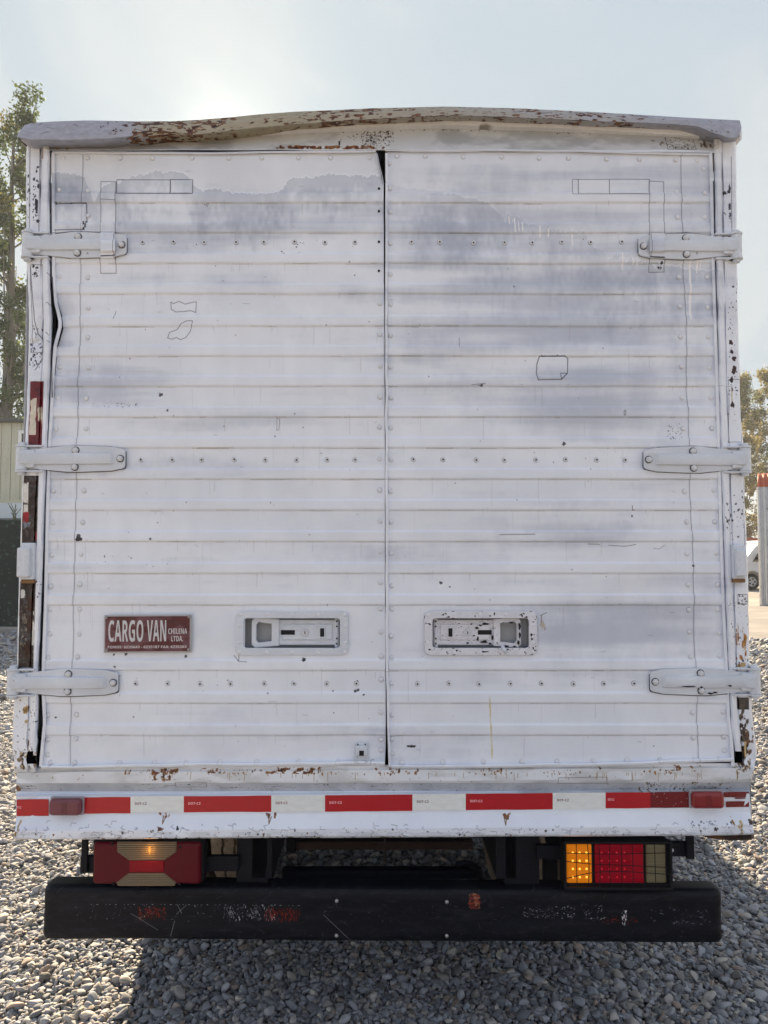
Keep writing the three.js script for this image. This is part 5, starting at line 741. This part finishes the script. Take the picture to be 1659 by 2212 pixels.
{ // site cabin, left: pale vertical boards over a dark screened base
  const D = 15.5, cab = thing('site_cabin', 'pale green boarded site cabin with a small window behind the truck', 'cabin', [0, 0, 0]);
  const y0 = DIST(20, 1085, D).y, y1 = DIST(20, 910, D).y, xr = DIST(150, 1000, D).x, xl = xr - 9, zf = EYE.z - D, board = std(0xffffff, 0.7, { map: speckled([190, 190, 172], ['#a6a690', '#c2c2ae', '#8c8c78'], 60, 3, 256, 81) });
  mesh('cabin_core', box(xl, xr, y0 + 0.02, y1 - 0.03, zf - 3.2, zf - 0.03, 0.01), board, cab);
  const boardGeo = new RoundedBoxGeometry(0.205, y1 - y0 - 0.05, 0.022, 1, 0.006); const wx = DIST(42, 950, D), wx2 = DIST(64, 985, D);
  for (let x = xr - 0.11; x > xl + 0.1; x -= 0.215) { const m = mesh('board', boardGeo, board, cab); m.position.set(x, (y0 + y1) / 2, zf - 0.015 + (hash(Math.round(x * 50), 1, 1) - 0.5) * 0.006); }
  mesh('roof_edge', box(xl - 0.08, xr + 0.08, y1 - 0.03, y1 + 0.05, zf - 3.3, zf + 0.1, 0.01), std([0.1, 0.1, 0.095], 0.7), cab); mesh('base_rail', box(xl, xr, y0 - 0.02, y0 + 0.05, zf - 0.1, zf + 0.015, 0.005), board, cab);
  const wa = DIST(40, 985, D), wb = DIST(72, 930, D); const win = mesh('window', merge([box(wa.x, wb.x, wb.y - 0.07, wb.y, zf, zf + 0.04), box(wa.x, wb.x, wa.y, wa.y + 0.07, zf, zf + 0.04), box(wa.x, wa.x + 0.07, wa.y + 0.07, wb.y - 0.07, zf, zf + 0.04), box(wb.x - 0.07, wb.x, wa.y + 0.07, wb.y - 0.07, zf, zf + 0.04)]), std([0.78, 0.78, 0.77], 0.5), cab);
  mesh('pane', box(wa.x + 0.06, wb.x - 0.06, wa.y + 0.06, wb.y - 0.06, zf - 0.002, zf + 0.012, 0), new THREE.MeshPhysicalMaterial({ color: rgb(0.03, 0.035, 0.04), roughness: 0.08, clearcoat: 1 }), win);
  // pale plinth under the boards and legs standing on the ground
  mesh('plinth', box(xl - 0.03, xr + 0.03, DIST(20, 1122, D).y, y0 - 0.02, zf - 3.2, zf + 0.03, 0.01), std([0.62, 0.68, 0.72], 0.6), cab);
  for (let x = xr - 0.3; x > xl; x -= 2) mesh('leg', box(x - 0.08, x + 0.08, -0.06, DIST(20, 1122, D).y, zf - 0.3, zf - 0.14, 0.01), std([0.3, 0.3, 0.3], 0.6), cab);
  const D2 = 14.2, z2 = EYE.z - D2, top = DIST(20, 1121, D2).y, net = std(0xffffff, 0.95, { map: speckled([30, 40, 38], ['#26332f', '#1c2624', '#34453f', '#3e4f44'], 900, 5, 512, 83) });
  const scr = thing('screen_fence', 'dark green shade cloth fence below the site cabin', 'fence', [0, 0, z2]);
  const rows = []; for (let j = 0; j <= 14; j++) rows.push(Array.from({ length: 61 }, (_, i) => { const x = lerp(-15, -3.4, i / 60), y = lerp(-0.03, top, j / 14); return V(x, y, 0.05 * (fbm(x * 1.4, y * 1.2, 4, 3) - 0.5) * (j < 14 ? 1 : 0.2)); })); mesh('shade_cloth', sheet(rows, { uv: (p) => [p.x * 0.5, p.y * 0.5] }), net, scr);
  for (let x = -14.8; x < -3.3; x += 1.9) mesh('fence_post', cyl(0.035, 0.035, top + 0.1, 10).translate(x, (top - 0.02) / 2, -0.06), std([0.2, 0.2, 0.2], 0.6), scr); mesh('top_rail', tube([V(-15, top, -0.02), V(-9, top - 0.01, -0.02), V(-3.4, top, -0.02)], 0.025, 12, 8), std([0.12, 0.14, 0.14], 0.6), scr);
  const kb = mesh('kerb', box(-16, -3.2, -0.06, 0.12, z2 + 0.16, z2 + 0.4, 0.02), std(0xffffff, 0.9, { map: speckled([150, 146, 140], ['#8a8680', '#a8a49c'], 200, 4, 256, 85) }), scene); kb.userData = { label: 'low concrete kerb along the foot of the dark fence', category: 'kerb' };
  const weed = thing('weed', 'dry weed sprouting over the top rail of the dark fence', 'plant', [DIST(33, 1120, D2).x, top, z2 + 0.01]), r = rng(8), stalks = []; for (let i = 0; i < 11; i++) { const a = (r() - 0.5) * 0.35, h = 0.1 + r() * 0.25; stalks.push(tube([V((r() - 0.5) * 0.1, -0.02, 0), V(a * 0.4, h * 0.6, (r() - 0.5) * 0.05), V(a, h, (r() - 0.5) * 0.1)], 0.006, 6, 5)); } mesh('stalks', merge(stalks), std([0.11, 0.12, 0.07], 0.9), weed);
}
{ // corrugated shed, right
  const D = 20, zf = EYE.z - D, x0 = DIST(1640, 1200, D).x, y1 = DIST(1645, 1052, D).y, s = thing('corrugated_shed', 'silver corrugated shed with a curved orange roof edge at the right', 'shed', [x0, 0, zf]), W = 5.2, turned = (s2) => (s2.rotation.y = -0.53), n = Math.round(W / 0.019);
  turned(s); const silver = std(0xffffff, 0.3, { metalness: 0.85, map: speckled([196, 200, 206], ['#9aa0a8', '#b6bac0', '#8a8078'], 90, 3, 256, 91) }), red = std(0xffffff, 0.6, { map: speckled([172, 84, 58], ['#8c4430', '#b8664a', '#6d3a2c'], 160, 4, 256, 93) });
  const wave = (i) => 0.032 * Math.sin(i * 2 * Math.PI / 7), curve = [[0, 0.02], [y1, 0]];
  const mk = (pts) => sheet(pts.map(([y, z]) => Array.from({ length: n + 1 }, (_, i) => V(i / n * W, y, z + wave(i)))), { crease: 0.9, uv: (p) => [p.x, p.y] });
  mesh('front_cladding', mk([[0.02, 0], [y1 * 0.5, 0], [y1, 0]]), silver, s);
  const sideRows = [0.02, y1].map((y) => Array.from({ length: 120 }, (_, i) => V(wave(i), y, -i * 0.03))); mesh('side_cladding', sheet(sideRows, { crease: 0.9, uv: (p) => [p.z, p.y] }), silver, s);
  mesh('curved_roof', mk(Array.from({ length: 12 }, (_, i) => { const a = i / 11 * Math.PI / 2; return [y1 + 0.42 * Math.sin(a), 0.04 - 0.55 * (1 - Math.cos(a)) - (i > 10 ? 3 : 0)]; })), red, s); mesh('gable', new THREE.ExtrudeGeometry(new THREE.Shape([[0, y1], [0.2, y1 + 0.3], [0.55, y1 + 0.42], [3.5, y1 + 0.42], [3.5, y1]].map(([z, y]) => new THREE.Vector2(z, y))), { depth: 0.02, bevelEnabled: false }).rotateY(Math.PI / 2).translate(0.005, 0, 0), red, s);
  mesh('shed_core', box(0.06, W - 0.06, 0, y1, -3.4, -0.06, 0), soot, s); mesh('base_strip', box(-0.02, W, 0, 0.07, -0.02, 0.07, 0.005), std([0.3, 0.3, 0.3], 0.7), s);
}
{ // white van by the trees, nose towards the truck
  const D = 27, v = thing('parked_van', 'white van parked beyond the gravel, nose to the left', 'van', [DIST(1628, 1280, D).x - 0.8, 0.03, EYE.z - D]); v.rotation.y = 0.06;
  const white = std([0.76, 0.77, 0.78], 0.3), glass = new THREE.MeshPhysicalMaterial({ color: rgb(0.02, 0.025, 0.03), roughness: 0.05, clearcoat: 1 }), W = 1.7, k = 0.94;
  const body = new THREE.Shape(); body.moveTo(0.0, 0.42); body.lineTo(0.02, 0.85); body.quadraticCurveTo(0.08, 1.05, 0.3, 1.12); body.lineTo(0.62, 1.2); body.quadraticCurveTo(0.9, 1.62, 1.2, 1.78); body.quadraticCurveTo(1.5, 1.86, 2.2, 1.87); body.lineTo(4.2, 1.84); body.quadraticCurveTo(4.4, 1.8, 4.42, 1.6); body.lineTo(4.42, 0.42);
  for (const x of [3.6, 0.8]) { body.lineTo(x + 0.38, 0.38); body.absarc(x, 0.36, 0.38, 0.05, Math.PI - 0.05, false); } body.lineTo(0, 0.42);
  mesh('body', new THREE.ExtrudeGeometry(body, { depth: W - 0.1, bevelEnabled: true, bevelSize: 0.03, bevelThickness: 0.05, bevelSegments: 3, curveSegments: 10 }).translate(0, 0, -W + 0.05), white, v);
  const side = (pts, name, z) => mesh(name, new THREE.ExtrudeGeometry(new THREE.Shape(pts.map(([x, y]) => new THREE.Vector2(x, y))), { depth: 0.008, bevelEnabled: false }).translate(0, 0, z), glass, v);
  for (const z of [0.003, -W - 0.008]) { side([[0.8, 1.08], [1.95, 1.08], [1.95, 1.7], [1.25, 1.7]], 'door_window', z); side([[2.05, 1.2], [3.1, 1.2], [3.1, 1.7], [2.05, 1.7]], 'side_window', z); side([[3.2, 1.2], [4.2, 1.2], [4.15, 1.7], [3.2, 1.7]], 'side_window', z); }
  const ws = mesh('windscreen', new THREE.PlaneGeometry(W - 0.2, 0.72), glass, v); ws.rotation.set(0, -Math.PI / 2, 0); ws.rotateX(-0.72); ws.position.set(0.86, 1.5, -W / 2);
  mesh('front_bumper', box(-0.08, 0.12, 0.3, 0.58, -W + 0.02, -0.0, 0.04), soot, v); mesh('sill_trim', box(1.2, 3.2, 0.34, 0.44, -0.02, 0.015, 0.01), soot, v); for (const z of [-0.3, -W + 0.3]) mesh('headlight', box(-0.02, 0.12, 0.78, 0.96, z - 0.14, z + 0.14, 0.03), std([0.7, 0.72, 0.75], 0.15), v); mesh('mirror', box(0.95, 1.1, 1.15, 1.38, 0.06, 0.2, 0.03), soot, v);
  for (const x of [0.8, 3.6]) for (const z of [-0.1, -W + 0.1]) { const w = group('wheel', v); w.position.set(x, 0.31, z); mesh('tyre', new THREE.TorusGeometry(0.24, 0.08, 12, 28).scale(1, 1, 1.2), soot, w); mesh('rim', new THREE.CylinderGeometry(0.19, 0.19, 0.12, 20).rotateX(Math.PI / 2), std([0.42, 0.43, 0.45], 0.35, { metalness: 0.6 }), w); for (let i = 0; i < 5; i++) mesh('rim_hole', cyl(0.04, 0.04, 0.13, 8).rotateX(Math.PI / 2).translate(0.11 * Math.cos(i * 1.257), 0.11 * Math.sin(i * 1.257), 0), soot, w); }
}
{ // red boundary wall far right
  const w = thing('boundary_wall', 'long low red wall beyond the white van', 'wall', [0, 0, -38]); const red = std(0xffffff, 0.85, { map: speckled([158, 70, 52], ['#8c3a2a', '#a85a44', '#743022'], 300, 4, 256, 97) });
  for (let x = -10.5; x < 44; x += 2.5) mesh('wall_panel', box(x, x + 2.48, 0, 2.15 + 0.02 * hash(Math.round(x * 4), 2, 2), -0.06, 0.06, 0.01), red, w); for (let x = -10.5; x < 44; x += 2.5) mesh('pier', box(x - 0.09, x + 0.09, 0, 2.25, -0.1, 0.1, 0.01), red, w);
}
scene.fog = new THREE.FogExp2(0xdfe6ea, 0.0017);
renderer.render(scene, camera);
